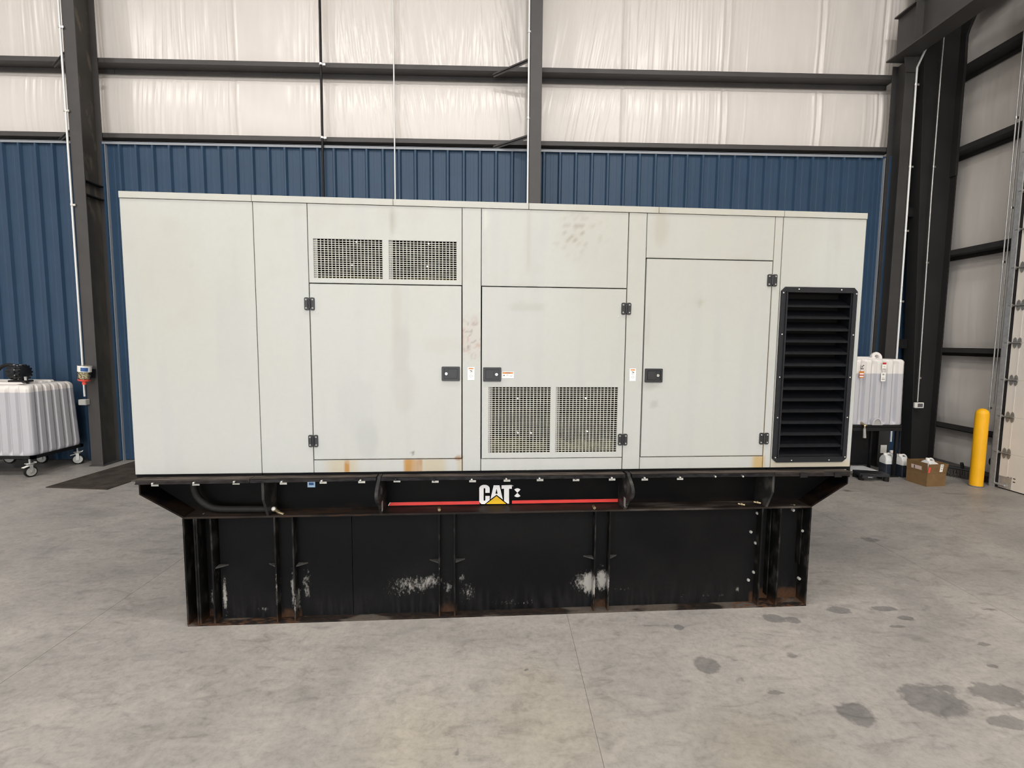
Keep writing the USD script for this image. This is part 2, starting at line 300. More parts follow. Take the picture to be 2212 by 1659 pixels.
# floor: cast strips with saw-cut control joints between them
floor = thing('floor', 'pale grey polished concrete floor with saw-cut joints and dark stains', kind='structure')
obj('joint_bed', B(XL, XR + .1, YF, YK + .1, -0.2, -0.0025), M['joint'], floor)
STAINS = [(1526, 1436, 26, 17, 1), (1603, 1472, 27, 21, .62), (1713, 1416, 38, 14, .58), (1851, 1542, 36, 24, 1), (2016, 1512, 62, 37, 1), (2158, 1500, 58, 30, .9), (2178, 1560, 42, 15, 1), (2046, 1487, 18, 9, .9), (1467, 1355, 11, 6, 1),
          (1673, 1336, 23, 9, 1), (1712, 1339, 16, 7, 1), (1813, 1318, 26, 7, 1), (1908, 1315, 27, 5, 1), (1957, 1335, 18, 5, 1), (1938, 1354, 18, 4, .9), (2121, 1391, 16, 4, 1), (1918, 1414, 10, 5, .8), (2141, 1437, 15, 6, .9), (1676, 1495, 24, 6, .9),
          (1720, 1512, 34, 5, .62), (1140, 1446, 5, 3, 1), (970, 1597, 8, 6, .8), (982, 1626, 12, 8, .9), (450, 1606, 3, 3, 1), (840, 1540, 14, 9, .62), (1580, 1425, 30, 9, .6), (1800, 1418, 40, 8, .52), (2140, 1318, 22, 4, .8), (2000, 1319, 20, 4, .7),
          (1860, 1430, 10, 12, .5), (1935, 1465, 22, 5, .55), (1460, 1400, 20, 10, .4), (930, 1400, 40, 12, .45), (700, 1410, 60, 15, .45), (480, 1560, 50, 18, .45), (1380, 1560, 60, 30, .4), (1700, 1580, 40, 14, .42), (1880, 1165, 25, 8, .75), (1830, 1060, 10, 3, .8), (2030, 1200, 30, 4, .55)]
def stain_field(x, y):
    s = np.zeros_like(x); w = np.zeros_like(x)
    for px, py, rx, ry, k in STAINS:
        c = fl(px, py); a = np.linalg.norm(fl(px + rx, py) - c) + .004; b = abs(fl(px, py + ry)[1] - c[1]) + .004
        th = math.atan2((fl(px + rx, py) - c)[1], (fl(px + rx, py) - c)[0])
        dx, dy = x - c[0], y - c[1]; u = (dx * math.cos(th) + dy * math.sin(th)) / a; v = (-dx * math.sin(th) + dy * math.cos(th)) / b
        s = np.maximum(s, k * np.clip(1.0 - 0.5 * np.hypot(u, v), 0, 1))
    for px, py, r in ((1180, 1570, .9), (900, 1600, .7), (1650, 1630, .8), (1150, 1480, .5)):
        c = fl(px, py); w = np.maximum(w, .8 * np.exp(-((x - c[0]) ** 2 + (y - c[1]) ** 2) / (r * .35) ** 2))
    return s, w
XJ = [XL, -10.73, -7.945, -5.16, -2.370, 0.415, 3.131, XR + .1]
for k in range(len(XJ) - 1):
    x0, x1 = XJ[k] + .001, XJ[k + 1] - .001
    if 2 <= k:
        near = k >= 3
        xs = np.linspace(x0, x1, int((x1 - x0) / (.03 if near else .08)) + 1)
        ys = np.concatenate([[YF], np.arange(0.8, YK + .1, .03 if near else .08)])
        X, Y = np.meshgrid(xs, ys); i = np.arange(X.size).reshape(X.shape)
        q = np.c_[i[:-1, :-1].ravel(), i[:-1, 1:].ravel(), i[1:, 1:].ravel(), i[1:, :-1].ravel()]
        top = trimesh.Trimesh(np.c_[X.ravel(), Y.ravel(), 0 * X.ravel()], np.vstack([q[:, [0, 1, 2]], q[:, [0, 2, 3]]]), process=False)
        sides = B(x0, x1, YF, YK + .1, -.0024, -.0006)
        m = cat_([top, sides])
        s, w = stain_field(np.array(m.vertices[:, 0]), np.array(m.vertices[:, 1]))
        obj('slab', m, M['floor'], floor, fields={'stain': s, 'wash': w})
    else:
        m = B(x0, x1, YF, YK + .1, -.0024, 0); obj('slab', m, M['floor'], floor, fields={'stain': np.zeros(len(m.vertices)), 'wash': np.zeros(len(m.vertices))})
obj('ceiling', B(XL, XR + .1, YF, YK + .2, ZC, ZC + .1), M['ceiling'], label='white insulated roof underside above the frame', kind='structure')
obj('wall_left', B(XL - .1, XL, YF, YK + .2, -.1, ZC), M['wall_plain'], label='far left wall outside the frame', kind='structure')
obj('wall_front', cat_([B(XL, FILL_X0, YF - .1, YF, -.1, ZC), B(FILL_X1, XR + .1, YF - .1, YF, -.1, ZC), B(FILL_X0, FILL_X1, YF - .1, YF, FILL_H, ZC)]), M['wall_plain'], label='wall behind the viewer', kind='structure')  # opening left for the added fill light

# back wall: white vinyl insulation blankets above, blue ribbed liner sheets below
YI = 6.88
wall_back = thing('wall_back', 'back wall of wrinkled white insulation above blue ribbed metal liner', kind='structure')
obj('outer_sheet', B(XL, XR + .1, YK, YK + .1, -.1, ZC), M['wall_plain'], wall_back)
FOLDS = [(px, w, sl) for px, w, sl in ((-5.9, .5, .02), (-5.5, .3, -.02), (-4.75, .22, .0), (-4.35, .35, .05), (-3.9, .25, .03), (-2.15, .45, .02), (-1.8, .5, -.14), (-1.4, .35, -.20), (-1.0, .5, -.16), (-.5, .4, .05), (-.05, .3, -.1), (.2, .15, -.25), (1.15, .5, .18), (2.0, .5, .04), (2.55, .4, .0), (3.1, .3, .02), (4.3, .2, .05), (5.1, .25, .0))]
def wrinkle(X, Z):
    up = Z > 5.1; zr = np.where(up, (Z - 5.1) / 2.2, (Z - 4.2) / .9); zr = np.clip(zr, 0, 1)
    bul = np.where(up, np.sin(np.clip(zr, 0, .5) * math.pi), np.sin(zr * math.pi)) * .030
    free_ = ss(0, .12, np.where(up, zr * 2.2, zr)) * ss(1.0, .88, np.where(up, 0 * zr, zr))
    h = 0 * X
    for px, w, sl in FOLDS:
        xx = X - sl * (Z - 5.0) + .006 * np.sin(Z * 3 + px); win = np.exp(-((xx - px) / w) ** 2) * (.35 + .65 * fbm(np.stack([xx * 3, Z * .8, 0 * X + px], -1), 2, 8) * 1.4)
        n = fbm(np.stack([xx * 15 + px * 7, Z * .22, 0 * X + px], -1), 2, 3); r = np.clip(1 - np.abs(n - .5) * 6, 0, 1)
        n2 = fbm(np.stack([xx * 30, Z * .3 + px, 0 * X], -1), 2, 9); r2 = np.clip(1 - np.abs(n2 - .5) * 5, 0, 1)
        h = h + win * (r ** 1.3 * .0085 + r2 * .002)
    h = h + (fbm(np.stack([X * 2.2, Z * .7, 0 * X], -1), 3, 5) - .5) * .035
    return 6.892 - bul - h * (.25 + .75 * free_) * free_ ** .25
SEAMS = [XL, -10.2, -8.7, -7.2, -5.2, -3.497, -2.29, -1.37, 0.35, 1.611, 2.957, 4.240, 5.089, XR + .1]
for a, b in zip(SEAMS[:-1], SEAMS[1:]):
    vis = b > -7.3
    xs = np.linspace(a, b, max(3, int((b - a) / (.011 if vis else .1)))); zs = np.concatenate([np.arange(4.0, 6.25, .022 if vis else .2), [ZC]])
    def yy(X, Z, a=a, b=b):
        e = np.minimum(X - a, b - X); tuck = .022 * np.exp(-e / .018) - .010 * np.exp(-((e - .045) / .02) ** 2)
        w_ = wrinkle(X, Z) + tuck; pin = np.exp(-((Z - 5.055) / .065) ** 4) + np.exp(-((Z - 4.17) / .05) ** 2); return np.clip(w_ * (1 - np.clip(pin, 0, 1)) + 6.90 * np.clip(pin, 0, 1), 0, YK - .004)
    obj('insulation_blanket', grid_xz(xs, zs, yy), M['vinyl'], wall_back, smooth=True)
# blue liner: one metre-wide ribbed sheets
RP, R0 = 0.2083, -0.693
def ribs(x0, x1):
    pts = []; k0 = math.floor((x0 - R0) / RP) - 1
    for k in range(k0, k0 + int((x1 - x0) / RP) + 4):
        c = R0 + k * RP
        for dx, y in ((-.028, 0), (-.011, -.034), (.011, -.034), (.028, 0), (.085, 0), (.088, -.0012), (.120, -.0012), (.123, 0)): pts.append((c + dx, y))
    pts = [p for p in pts if x0 - 1e-6 <= p[0] <= x1 + 1e-6]
    return [(x0, 0)] + [p for p in pts if x0 + 1e-4 < p[0] < x1 - 1e-4] + [(x1, 0)]
YP = 6.695
edges = [XL] + [R0 + RP * (5 * k) - .062 for k in range(-10, 6) if XL + .3 < R0 + RP * 5 * k < 5.4] + [5.56]
for a, b in zip(edges[:-1], edges[1:]):
    pr = ribs(a + .0005, b - .0005); poly = Polygon([(x, YP + y) for x, y in pr] + [(pr[-1][0], YP + .004), (pr[0][0], YP + .004)])
    obj('liner_sheet', ex(poly, 'xy', 0.01, 4.115), M['blue'], wall_back, smooth=False)
for x in (-5.035, 5.055): obj('liner_trim', B(x, x + .008, 6.658, 6.70, 0, 4.085), M['trim'], wall_back)
for a, b in ((-12, -5.23), (-5.06, .34), (.49, 5.02), (5.23, 5.36)):
    obj('liner_trim', cat_([B(a, b, 6.655, 6.662, 4.085, 4.118), B(a, b, 6.655, 6.71, 4.113, 4.120)]), M['trim'], wall_back)

# right wall: insulation blankets, girts and the sectional door
wall_right = thing('wall_right', 'right wall of white insulation between dark girts', kind='structure')
DY = 5.50                                  # near edge of the insulated wall = far edge of the door opening
DZ = 5.44
obj('outer_sheet', cat_([B(XR + .06, XR + .16, DY, YK + .2, -.1, ZC), B(XR + .06, XR + .16, YF, DY, DZ, ZC), B(XR + .06, XR + .16, YF, 1.5, -.1, DZ)]), M['wall_plain'], wall_right)
def ins_x(y0, y1, z0, z1, res=.02):
    ys = np.arange(y0, y1 + res, res); zs = np.arange(z0, z1 + res, res)
    def xx(Y, Z):
        q = np.clip((Z - z0) / (z1 - z0), 0, 1); t = np.sin(q * np.pi) * .035; fr = ss(0, .12, q) * ss(1, .8, q)
        n = fbm(np.stack([Y * 12, Z * .5, 0 * Y + z0], -1), 2, 11); r = np.clip(1 - np.abs(n - .5) * 7, 0, 1)
        return XR - .002 - t - fr * (r * .002 + fbm(np.stack([Y * 3, Z * .7, 0 * Y], -1), 2, 12) * .015)
    m = grid_xz(ys, zs, xx); v = np.array(m.vertices); v = np.c_[v[:, 1], v[:, 0], v[:, 2]]
    out = trimesh.Trimesh(v, m.faces[:, ::-1], process=False); return out
RG = [0.62, 1.603, 2.865, 4.159, 5.164]
zz = [0.0] + [z - .058 for z in RG] + [6.2, ZC]
for a, b in zip(zz[:-1], zz[1:]):
    obj('insulation_blanket', ins_x(DY - .02, YK, a + .0, b), M['vinyl'], wall_right, smooth=True)
obj('insulation_blanket', B(XR - .05, XR + .05, YF, DY, DZ + .1, ZC), M['vinyl'], wall_right)
obj('insulation_blanket', B(XR - .05, XR + .05, YF, 1.3, 0, DZ + .1), M['vinyl'], wall_right)
obj('baseboard_right', B(5.845, 6.05, DY, YK, 0, .075), M['steel'], label='dark base angle along the foot of the right wall', kind='structure')

# ------------------------------------------------------------------ steel: girts, columns, crane beam
def zgirt_x(x0, x1, z, f=.055, o=.055, t=.006):
    p = unary_union([sbox(6.70, z, 6.70 + t, z + f), sbox(6.70, z, 6.898, z + t), sbox(6.87 - t, z - o, 6.87, z + t), sbox(6.70, z + f - t, 6.715, z + f)])
    return ex(p, 'yz', x0, x1)
def zgirt_y(y0, y1, z, f=.055, o=.045, t=.006):
    p = unary_union([sbox(5.85, z - t, 5.85 + t, z + f - .055 + .0), sbox(5.85, z - .055, 5.85 + t, z), sbox(5.85, z - .061, 6.045, z - .055), sbox(6.045 - t, z - .055 - o, 6.045, z - .055)])
    return ex(p, 'xz', y0, y1)
for (a, b), where in (((-12, -5.0), 'left of the left column'), ((-5.0, .415), 'between the left column and the middle post'), ((.415, 5.16), 'between the middle post and the crane column')):
    for z, hi in ((5.09, 'upper'), (4.182, 'lower')):
        obj('wall_girt', zgirt_x(a + .002, b - .002, z), M['steel'], smooth=False, label=f'{hi} charcoal wall girt on the white insulation {where}', cat='girt', group='back wall girts')
for k, (z, w) in enumerate(zip(RG, ('lowest', 'second lowest', 'middle', 'second highest', 'highest'))):
    p = unary_union([sbox(5.85, z - .055, 5.856, z), sbox(5.85, z - .061, 6.077, z - .055), sbox(6.039, z - .106, 6.045, z - .055), sbox(5.85, z - .006, 5.868, z)])
    m = ex(p, 'xz', DY + .06, YK - .02)
    obj('wall_girt', m, M['steel_girt'], smooth=False, label=f'{w} dark girt along the right wall beside the white door', cat='girt', group='right wall girts')
def ibeam_v(x0, x1, y0, y1, z0, z1, tf=.011, tw=.008):
    """Upright H section: flanges at y0 and y1, web along y."""
    xc = (x0 + x1) / 2
    return [B(x0, x1, y0, y0 + tf, z0, z1, .001), B(x0, x1, y1 - tf, y1, z0, z1, .001), B(xc - tw / 2, xc + tw / 2, y0 + tf, y1 - tf, z0, z1)]
# left column
t = thing('steel_column', 'charcoal steel H column at the left with streaked web and two stiffeners', 'column', (-5.145, 6.53, 0))
o = np.array([5.145, -6.53, 0])
fl_, bk_, wb_ = ibeam_v(-5.217, -5.073, 6.369, 6.69, 0.012, ZC)
for nm, m in (('front_flange', fl_), ('rear_flange', bk_)):
    m.apply_translation(o); obj(nm, m, M['steel'], t)
xs, zs = np.linspace(6.38, 6.68, 25), np.linspace(.012, ZC, 420)
w = grid_xz(xs, zs, 0.0); v = np.array(w.vertices); w = trimesh.Trimesh(np.c_[-v[:, 1] + .004, v[:, 0] - 6.53, v[:, 2]], w.faces, process=False)
d = fbm(np.stack([v[:, 0] * 14, v[:, 2] * 5 + v[:, 0] * 9, 0 * v[:, 0]], -1), 4, 21); st = ss(.56, .72, d) * ss(3.0, 3.4, v[:, 2]) * ss(6, 5.3, v[:, 2]) + .25 * ss(.4, .8, d) * ss(3.6, 3.0, v[:, 2])
col = np.array([.066, .061, .055]) * (1 - st[:, None] * .7) + np.array([.17, .15, .115]) * (st[:, None] * .7)
w2 = trimesh.Trimesh(np.array(w.vertices) * [-1, 1, 1], w.faces[:, ::-1], process=False)
obj('web', cat_([w, w2]), M['steel_dirty'], t, tint=np.vstack([col, col]))
for z in (3.556, 3.392):
    obj('stiffener', B(.004, .07, -.15, .148, z - .006, z + .006), M['black_plain'], t); obj('stiffener', B(-.07, -.004, -.15, .148, z - .006, z + .006), M['black_plain'], t)
for z in (4.93, 4.28): obj('clip', ex(PL((0, 0), (.035, -.03), (0, -.03)), 'xz', -.10, -.09), M['black_plain'], t)
obj('base_plate', B(-.09, .09, -.18, .16, 0, .012), M['steel'], t)
# middle post
t = thing('steel_column', 'narrow charcoal endwall post behind the middle of the generator', 'column', (.415, 6.5, 0))
for nm, m in zip(('front_flange', 'rear_flange', 'web'), ibeam_v(-.071, .071, -.20, .19, .012, ZC)): obj(nm, m, M['steel'], t)
obj('base_plate', B(-.09, .09, -.22, .19, 0, .012), M['steel'], t)
# crane column
t = thing('steel_column', 'charcoal crane column at the right carrying the crane beam', 'column', (5.153, 6.565, 0))
for nm, m in zip(('front_flange', 'rear_flange', 'web'), ibeam_v(-.071, .071, -.115, .115, .012, 5.235)): obj(nm, m, M['steel_crane_shaded'], t)
obj('base_plate', B(-.10, .10, -.14, .115, 0, .012), M['steel_crane_shaded'], t)
obj('gusset_plate', ex(PL((-.11, 5.235), (.11, 5.235), (.075, 5.05), (-.075, 5.05)), 'xz', -.128, -.116), M['steel_crane_shaded'], t)
for z in (3.41, 1.70):
    obj('bracket', cat_([B(.072, .30, -.04, .03, z, z + .012), ex(PL((.072, z), (.26, z), (.072, z - .17)), 'xz', -.01, 0), B(.10, .27, -.05, .04, z - .11, z)]), M['black_plain'], t)
# corner frame column (tapered) with haunch
t = thing('frame_column', 'wide tapered charcoal frame column in the right corner with two conduits', 'column', (5.6, 6.515, 0))
def xin(z): return 5.539 - .0455 * z - 5.6
xo = 5.82 - 5.6
zt = ZC
inner = ex(PL((xin(0.01) - .012, .012), (xin(0.01), .012), (xin(zt), zt), (xin(zt) - .012, zt)), 'xz', -.085, .085)
obj('inner_flange', inner, M['steel_frame_shaded'], t)
obj('web', ex(PL((xin(0.01), .012), (xo, .012), (xo, zt), (xin(zt), zt)), 'xz', -.005, .005), M['steel_frame_shaded'], t)
obj('outer_flange', B(xo, xo + .014, -.085, .085, .012, zt), M['steel_frame_shaded'], t)
# portal brace that curves off the column towards the door head
arc = [(6.425, 3.8)] + [tuple(wx(*q, 5.82)[1:]) for q in ((2081, 192), (2087, 135), (2090, 78), (2096, 60), (2112.7, 22.5), (2118.7, 13.5), (2141, 0))] + [(2.0, 6.6), (2.0, 6.9), (6.6, 6.9), (6.6, 3.8)]
obj('haunch', ex(Polygon([(y - 6.515, z) for y, z in arc]), 'yz', xo - .02, xo + .014), M['steel_frame_shaded'], t)
obj('base_plate', B(xin(0) - .03, xo + .02, -.11, .11, 0, .012), M['steel_frame_shaded'], t)
# crane runway beam
t = thing('crane_beam', 'charcoal crane runway I-beam running overhead along the right side', 'beam', (5.06, 6.6, 5.24))
yb0, yb1 = -17.0, 0.0
obj('bottom_flange', B(-.13, .13, yb0, yb1, 0, .016), M['steel'], t)
obj('web', B(-.006, .006, yb0, yb1 + .0, .016, .53), M['steel'], t)
obj('top_flange', B(-.02, .16, yb0, yb1, .53, .546), M['steel'], t); obj('top_flange', B(-.06, -.02, yb0, yb1, .53, .546), M['steel'], t)
obj('stiffener', B(-.1, -.006, -.40, -.39, .016, .53), M['steel'], t)
# flange braces from columns to girts
for pa, pb, yb, where in (((1066, 163), (1145, 129), 6.42, 'upper girt left of the middle post'), ((1066, 319), (1144, 294), 6.42, 'lower girt left of the middle post'), ((117, 142), (141, 114), 6.46, 'upper girt left of the left column'), ((130, 302), (152, 283), 6.46, 'lower girt left of the left column')):
    a, b = wy(*pa, 6.695), wy(*pb, yb); T, Ln = frame_to(a, b)
    m = cat_([trimesh.creation.box([.05, .005, Ln]), trimesh.creation.box([.005, .04, Ln])]); m.apply_translation([0, 0, Ln / 2]); m.apply_transform(T)
    obj('flange_brace', m, M['steel'], label=f'short slanted steel brace at the {where}', cat='brace', group='flange braces')

# ------------------------------------------------------------------ pipes and conduits on the walls
def pipe(name, pts, r, mat, label, clamps=(), cat='conduit'):
    pts = np.array(pts, float); t = thing(name, label, cat, pts[0]); q = pts - pts[0]
    P = [q[0]]
    for k in range(1, len(q)):
        n = 4; P += [q[k - 1] + (q[k] - q[k - 1]) * j / n for j in range(1, n + 1)]
    obj('tube', tube(P, r, 10), mat, t, smooth=50)
    for z in clamps:
        c = np.array([np.interp(z, sorted(pts[:, 2]), pts[np.argsort(pts[:, 2]), k]) for k in range(2)] + [z]) - pts[0]
        obj('clamp', cat_([C(c - [0, 0, .012], c + [0, 0, .012], r * 1.45, 12), B(c[0] + r, c[0] + r * 3.4, c[1] - .004, c[1] + .004, c[2] - .012, c[2] + .012)]), M['zinc'], t)
    return t
pipe('sprinkler_pipe', [(-2.285, 6.63, 3.0), (-2.262, 6.63, 8.1)], .0155, M['black_plain'], 'thin black vertical pipe on the back wall behind the grilles', (5.09, 4.20), 'pipe')
pipe('conduit', [(-1.368, 6.64, 2.0), (-1.366, 6.64, 8.1)], .0095, M['conduit'], 'thin pale conduit on the back wall right of the black pipe')
pipe('conduit', [(.329, 6.315, 2.0), (.322, 6.315, 8.1)], .0125, M['conduit'], 'pale conduit up the left edge of the middle post', (5.35, 4.35))
pipe('conduit', [(-5.232, 6.352, .90), (-5.232, 6.352, 8.1)], .0125, M['conduit'], 'pale conduit running down the left column to a grey box', (5.3, 4.35, 3.25))
pipe('conduit', [wy(1939, 760, 6.435) + [0, 0, -1.2], wy(1981, 146, 6.435), wy(2005, 95, 6.40), wy(2007, 60, 6.40)], .0125, M['conduit'], 'bent pale conduit between the crane column and the corner column', (4.9, 3.9, 3.1, 2.2))
pipe('conduit', [wy(1982, 868, 6.42), wy(2012, 420, 6.42), wy(2033, 150, 6.42), wy(2040, 70, 6.42)], .0078, M['galv'], 'thin pale conduit down the corner column to the white thermostat', (3.9, 2.7, 1.2))
pipe('conduit', [(5.80, 5.70, .30), (5.80, 5.705, 7.0)], .008, M['galv'], 'thin grey conduit on the right wall beside the door track', (4.2, 2.6, .9))
pipe('conduit', [(5.80, 5.66, .95), (5.80, 5.665, 7.0)], .007, M['galv'], 'second thin grey conduit closest to the door track', (3.2,))
t = thing('thermostat', 'small white thermostat box on the corner column', 'thermostat', wy(1982, 875, 6.425))
obj('case', B(-.06, .06, -.035, 0, -.037, .037, .006), M['label_white'], t); obj('screen', B(-.028, .04, -.037, -.034, -.022, .024), M['screen'], t)
t = thing('junction_box', 'small grey electrical box at the end of the left conduit', 'electrical box', (-5.228, 6.335, .83))
obj('case', B(-.045, .045, -.035, .033, -.036, .036, .006), M['grey_box'], t); obj('cover', B(-.042, .042, -.040, -.035, -.033, .033, .002), M['grey_box'], t)
t = thing('sign', 'small white paper notice low on the crane column', 'sign', wy(1908.5, 970, 6.446))
obj('paper', B(-.042, .042, -.0015, .0015, -.055, .055), M['label_white'], t)

# ------------------------------------------------------------------ overhead door
door = thing('door_1', 'tall white sectional overhead door at the far right with steel hinges', kind='structure')
XD = 5.775
HZ = [.415 + .4185 * k for k in range(12)]
for k in range(13):
    z0 = .012 if k == 0 else HZ[k - 1]; z1 = HZ[k] if k < 12 else DZ
    obj('door_section', cat_([B(XD, XD + .045, 1.5, DY - .005, z0 + .0006, z1 - .0006, .0012), B(XD - .002, XD, DY - .10, DY - .085, z0 + .02, z1 - .02)]), M['door'], door)
obj('bottom_seal', B(XD + .01, XD + .035, 1.5, DY - .005, 0, .014), M['rubber'], door)
def hinge():
    m = [B(-.004, 0, -.10, -.012, -.016, .016, .002)]
    for y in (-.085, -.035):
        for s in (1, -1):
            m.append(ex(Polygon([(y - .022, s * .012), (y + .022, s * .012), (y + .016, s * .045), (y, s * .062), (y - .016, s * .045)]), 'yz', -.005, 0))
        m.append(C((-.007, y, .04), (-.004, y, .04), .007, 8))
    m += [C((-.010, -.11, 0), (-.010, .03, 0), .008, 10), C((-.010, .028, 0), (-.010, .062, 0), .020, 14)]
    return cat_(m)
hm = hinge()
for z in HZ[:11]:
    q = hm.copy(); q.apply_translation([XD - .002, DY - .012, z]); obj('hinge', q, M['hinge_metal'], door)
obj('bottom_bracket', cat_([B(XD - .006, XD, DY - .16, DY - .01, .02, .15, .002), C((XD - .02, DY - .1, .05), (XD - .02, DY + .04, .05), .012, 10)]), M['galv'], door)
obj('door_track', cat_([B(5.745, 5.750, DY + .02, DY + .075, 0, 7.4), B(5.745, 5.80, DY + .072, DY + .077, 0, 7.4), B(5.745, 5.756, DY + .012, DY + .02, 0, 7.4)]), M['galv'], door)
obj('jamb', B(5.80, 6.05, DY, DY + .075, 0, DZ + .2), M['steel'], door)
for z in (.145, .108):
    for j in range(3): obj('printed_mark', B(XD - .0022, XD - .0015, 5.375 - .034 * j, 5.40 - .034 * j, z, z + .010), M['label_black'], door)

# ------------------------------------------------------------------ yellow bollard
t = thing('bollard', 'yellow domed steel bollard beside the overhead door', 'bollard', (5.568, 5.548, 0))
R = .0635; prof = [(0, 0), (R, 0), (R, .850)] + [(R * math.cos(a), .850 + .065 * math.sin(a)) for a in np.linspace(0, math.pi / 2, 9)[1:]]
prof[-1] = (0, prof[-1][1]); obj('sleeve', lathe((0, 0, 0), (0, 0, 1), prof, 40), M['yellow'], t, smooth=40)
obj('base_ring', lathe((0, 0, 0), (0, 0, 1), [(R + .001, 0), (R + .006, 0), (R + .006, .012), (R + .001, .012)], 40), M['joint'], t)

# ================================================================== the generator
gen = thing('generator', 'long white generator enclosure on a black skid and fuel tank base', 'generator', G0, math.degrees(GA))
WH = np.array([.605, .615, .580])
def dirt(v):
    x, z = v[:, 0], v[:, 2]; n = len(x)
    c = np.tile(WH, (n, 1))
    big = fbm(np.stack([x * 1.6, z * 1.1, 0 * x], -1), 4, 31); str_ = fbm(np.stack([x * 16, z * 1.2, 0 * x], -1), 4, 32); fine = fbm(np.stack([x * 9, z * 9, 0 * x], -1), 4, 33)
    top = ss(1.3, 2.4, z) * .8 + .2
    def mix(col, w):
        nonlocal c
        w = np.clip(w, 0, 1)[:, None]; c = c * (1 - w) + np.array(col) * w
    mix((.560, .545, .475), top * (.12 + .50 * ss(.35, .7, big)))
    mix((.545, .550, .545), ss(.5, .75, str_) * .35)
    mix((.63, .65, .65), ss(1.6, .95, z) * .35 * ss(.3, .6, big))  # cooler, paler tone towards the bottom
    mix((.52, .49, .41), ss(.58, .8, fine) * .2 * top)
    def blob(cx, cz, rx, rz, col, k, jag=.5, p=2):
        d = np.hypot((x - cx) / rx, (z - cz) / rz) + (fine - .5) * jag * 2
        mix(col, k * ss(1.15, .55, d))
    blob(1.188, 2.31, .017, .10, (.40, .38, .31), .65, .3); blob(1.20, 1.80, .035, .2, (.50, .46, .40), .35, .4); blob(1.22, 1.60, .065, .18, (.52, .50, .47), .6, .35); blob(1.23, 1.40, .07, .16, (.53, .51, .48), .45, .5)
    blob(1.03, 1.08, .07, .12, (.50, .51, .50), .5, .3); blob(1.42, 1.62, .12, .06, (.55, .52, .46), .35, .8); blob(.95, 1.3, .1, .25, (.54, .55, .54), .4, .6)
    blob(1.937, 2.2, .018, .22, (.50, .47, .39), .5, .3); blob(1.70, 2.33, .015, .08, (.70, .70, .66), .6, .2); blob(1.94, 1.84, .10, .025, (.47, .47, .41), .4, 1.0)
    mix((.36, .32, .25), np.exp(-((x - 2.22) / .12) ** 2 - ((z - 2.25) / .09) ** 2) * .8 * ss(.60, .68, fbm(np.stack([x * 60, z * 60, 0 * x], -1), 3, 38))); blob(2.7, 2.30, .05, .12, (.44, .41, .33), .4, .5); blob(2.95, 1.88, .03, .03, (.45, .42, .30), .6, .6)
    sp = fbm(np.stack([x * 42, z * 34, 0 * x], -1), 4, 36); rz = np.exp(-((z - 1.66) / .11) ** 4) * (x > 1.566) * (x < 1.672); mix((.52, .33, .28), rz * .75 * ss(.52, .68, sp)); mix((.60, .50, .44), rz * .3); mix((.30, .27, .25), rz * .6 * ss(.60, .70, fbm(np.stack([x * 60, z * 50, 0 * x + 3], -1), 3, 37))); blob(1.570, 1.66, .006, .06, (.50, .13, .10), .5, .9)
    blob(2.70, 1.28, .02, .02, (.42, .42, .38), .5, .5); blob(2.66, 1.40, .05, .03, (.46, .46, .43), .5, .5); blob(2.64, 1.7, .02, .15, (.46, .45, .40), .35, .9)
    for cx, cz, rx, rz in ((.087, 2.055, .005, .020), (.118, 2.045, .005, .028), (.125, 2.015, .006, .006), (.065, 2.07, .003, .012)): blob(cx, cz, rx, rz, (.40, .40, .38), .7, .15)
    blob(1.28, 1.0, .008, .012, (.20, .18, .14), .9, .3); blob(1.255, .998, .005, .004, (.25, .2, .15), .9, .2)
    # rust runs on the sills
    low = ss(.972, .955, z)
    mix((.58, .47, .27), low * (ss(.76, .85, x) * ss(1.0, .93, x) * .55 + ss(1.30, 1.36, x) * ss(1.50, 1.44, x) * .6 + ss(1.52, 1.55, x) * .5 * ss(1.57, 1.565, x)))
    jx = x + (str_ - .5) * .02
    mix((.50, .25, .055), low * ss(.894, .906, jx) * ss(.930, .918, jx) * (.3 + .9 * ss(.35, .6, fine)))
    mix((.52, .27, .06), low * ss(1.222, 1.235, jx) * ss(1.342, 1.330, jx) * (.45 + .6 * ss(.35, .65, str_)))
    mix((.36, .15, .03), low * ss(1.29, 1.31, jx) * ss(1.34, 1.33, jx) * .5 * ss(.4, .7, fine))
    mix((.60, .42, .17), low * ss(3.30, 3.34, x) * ss(3.386, 3.384, x) * .9)
    mix((.62, .53, .38), ss(.945, .925, z) * ss(3.42, 3.44, x) * .7)
    blob(1.545, .968, .025, .012, (.32, .13, .03), .9, .5)
    mix((.50, .49, .44), ss(1.985, 1.955, z) * ss(1.66, 1.70, x) * ss(2.52, 2.5, x) * ss(.45, .6, fine) * .5 * (z > 1.953)); mix((.50, .49, .44), ss(2.16, 2.13, z) * (x > 2.6) * ss(.45, .6, fine) * .5 * (z > 2.127) * (x < 3.39))
    return np.clip(c * np.array([.735, .742, .742]), 0, 1)
def gpanel(name, x0, x1, z0, z1, holes=(), y=0.0, res=.02, **kw):
    m = sheet(x0, x1, z0, z1, y, res=res, holes=holes); return obj(name, m, M['gen_paint'], gen, tint=dirt(np.array(m.vertices)), **kw)
GR = {1: (.754, 1.127, 1.982, 2.196), 2: (1.160, 1.535, 1.982, 2.196), 3: (1.715, 2.078, .996, 1.382), 4: (2.107, 2.476, .996, 1.382)}
LV = (3.458, 3.900, .945, 1.965)
e = .0014
gpanel('body_panel', -.235, .4425 - e, .892, 2.380); gpanel('body_panel', .4425 + e, .727 - e, .892, 2.380)
P3 = gpanel('vent_panel', .727 + e, 1.565 - e, 1.9565, 2.380, holes=[GR[1], GR[2]])
D1 = gpanel('door', .7285 + e, 1.5615, .9675, 1.9515, res=.012)
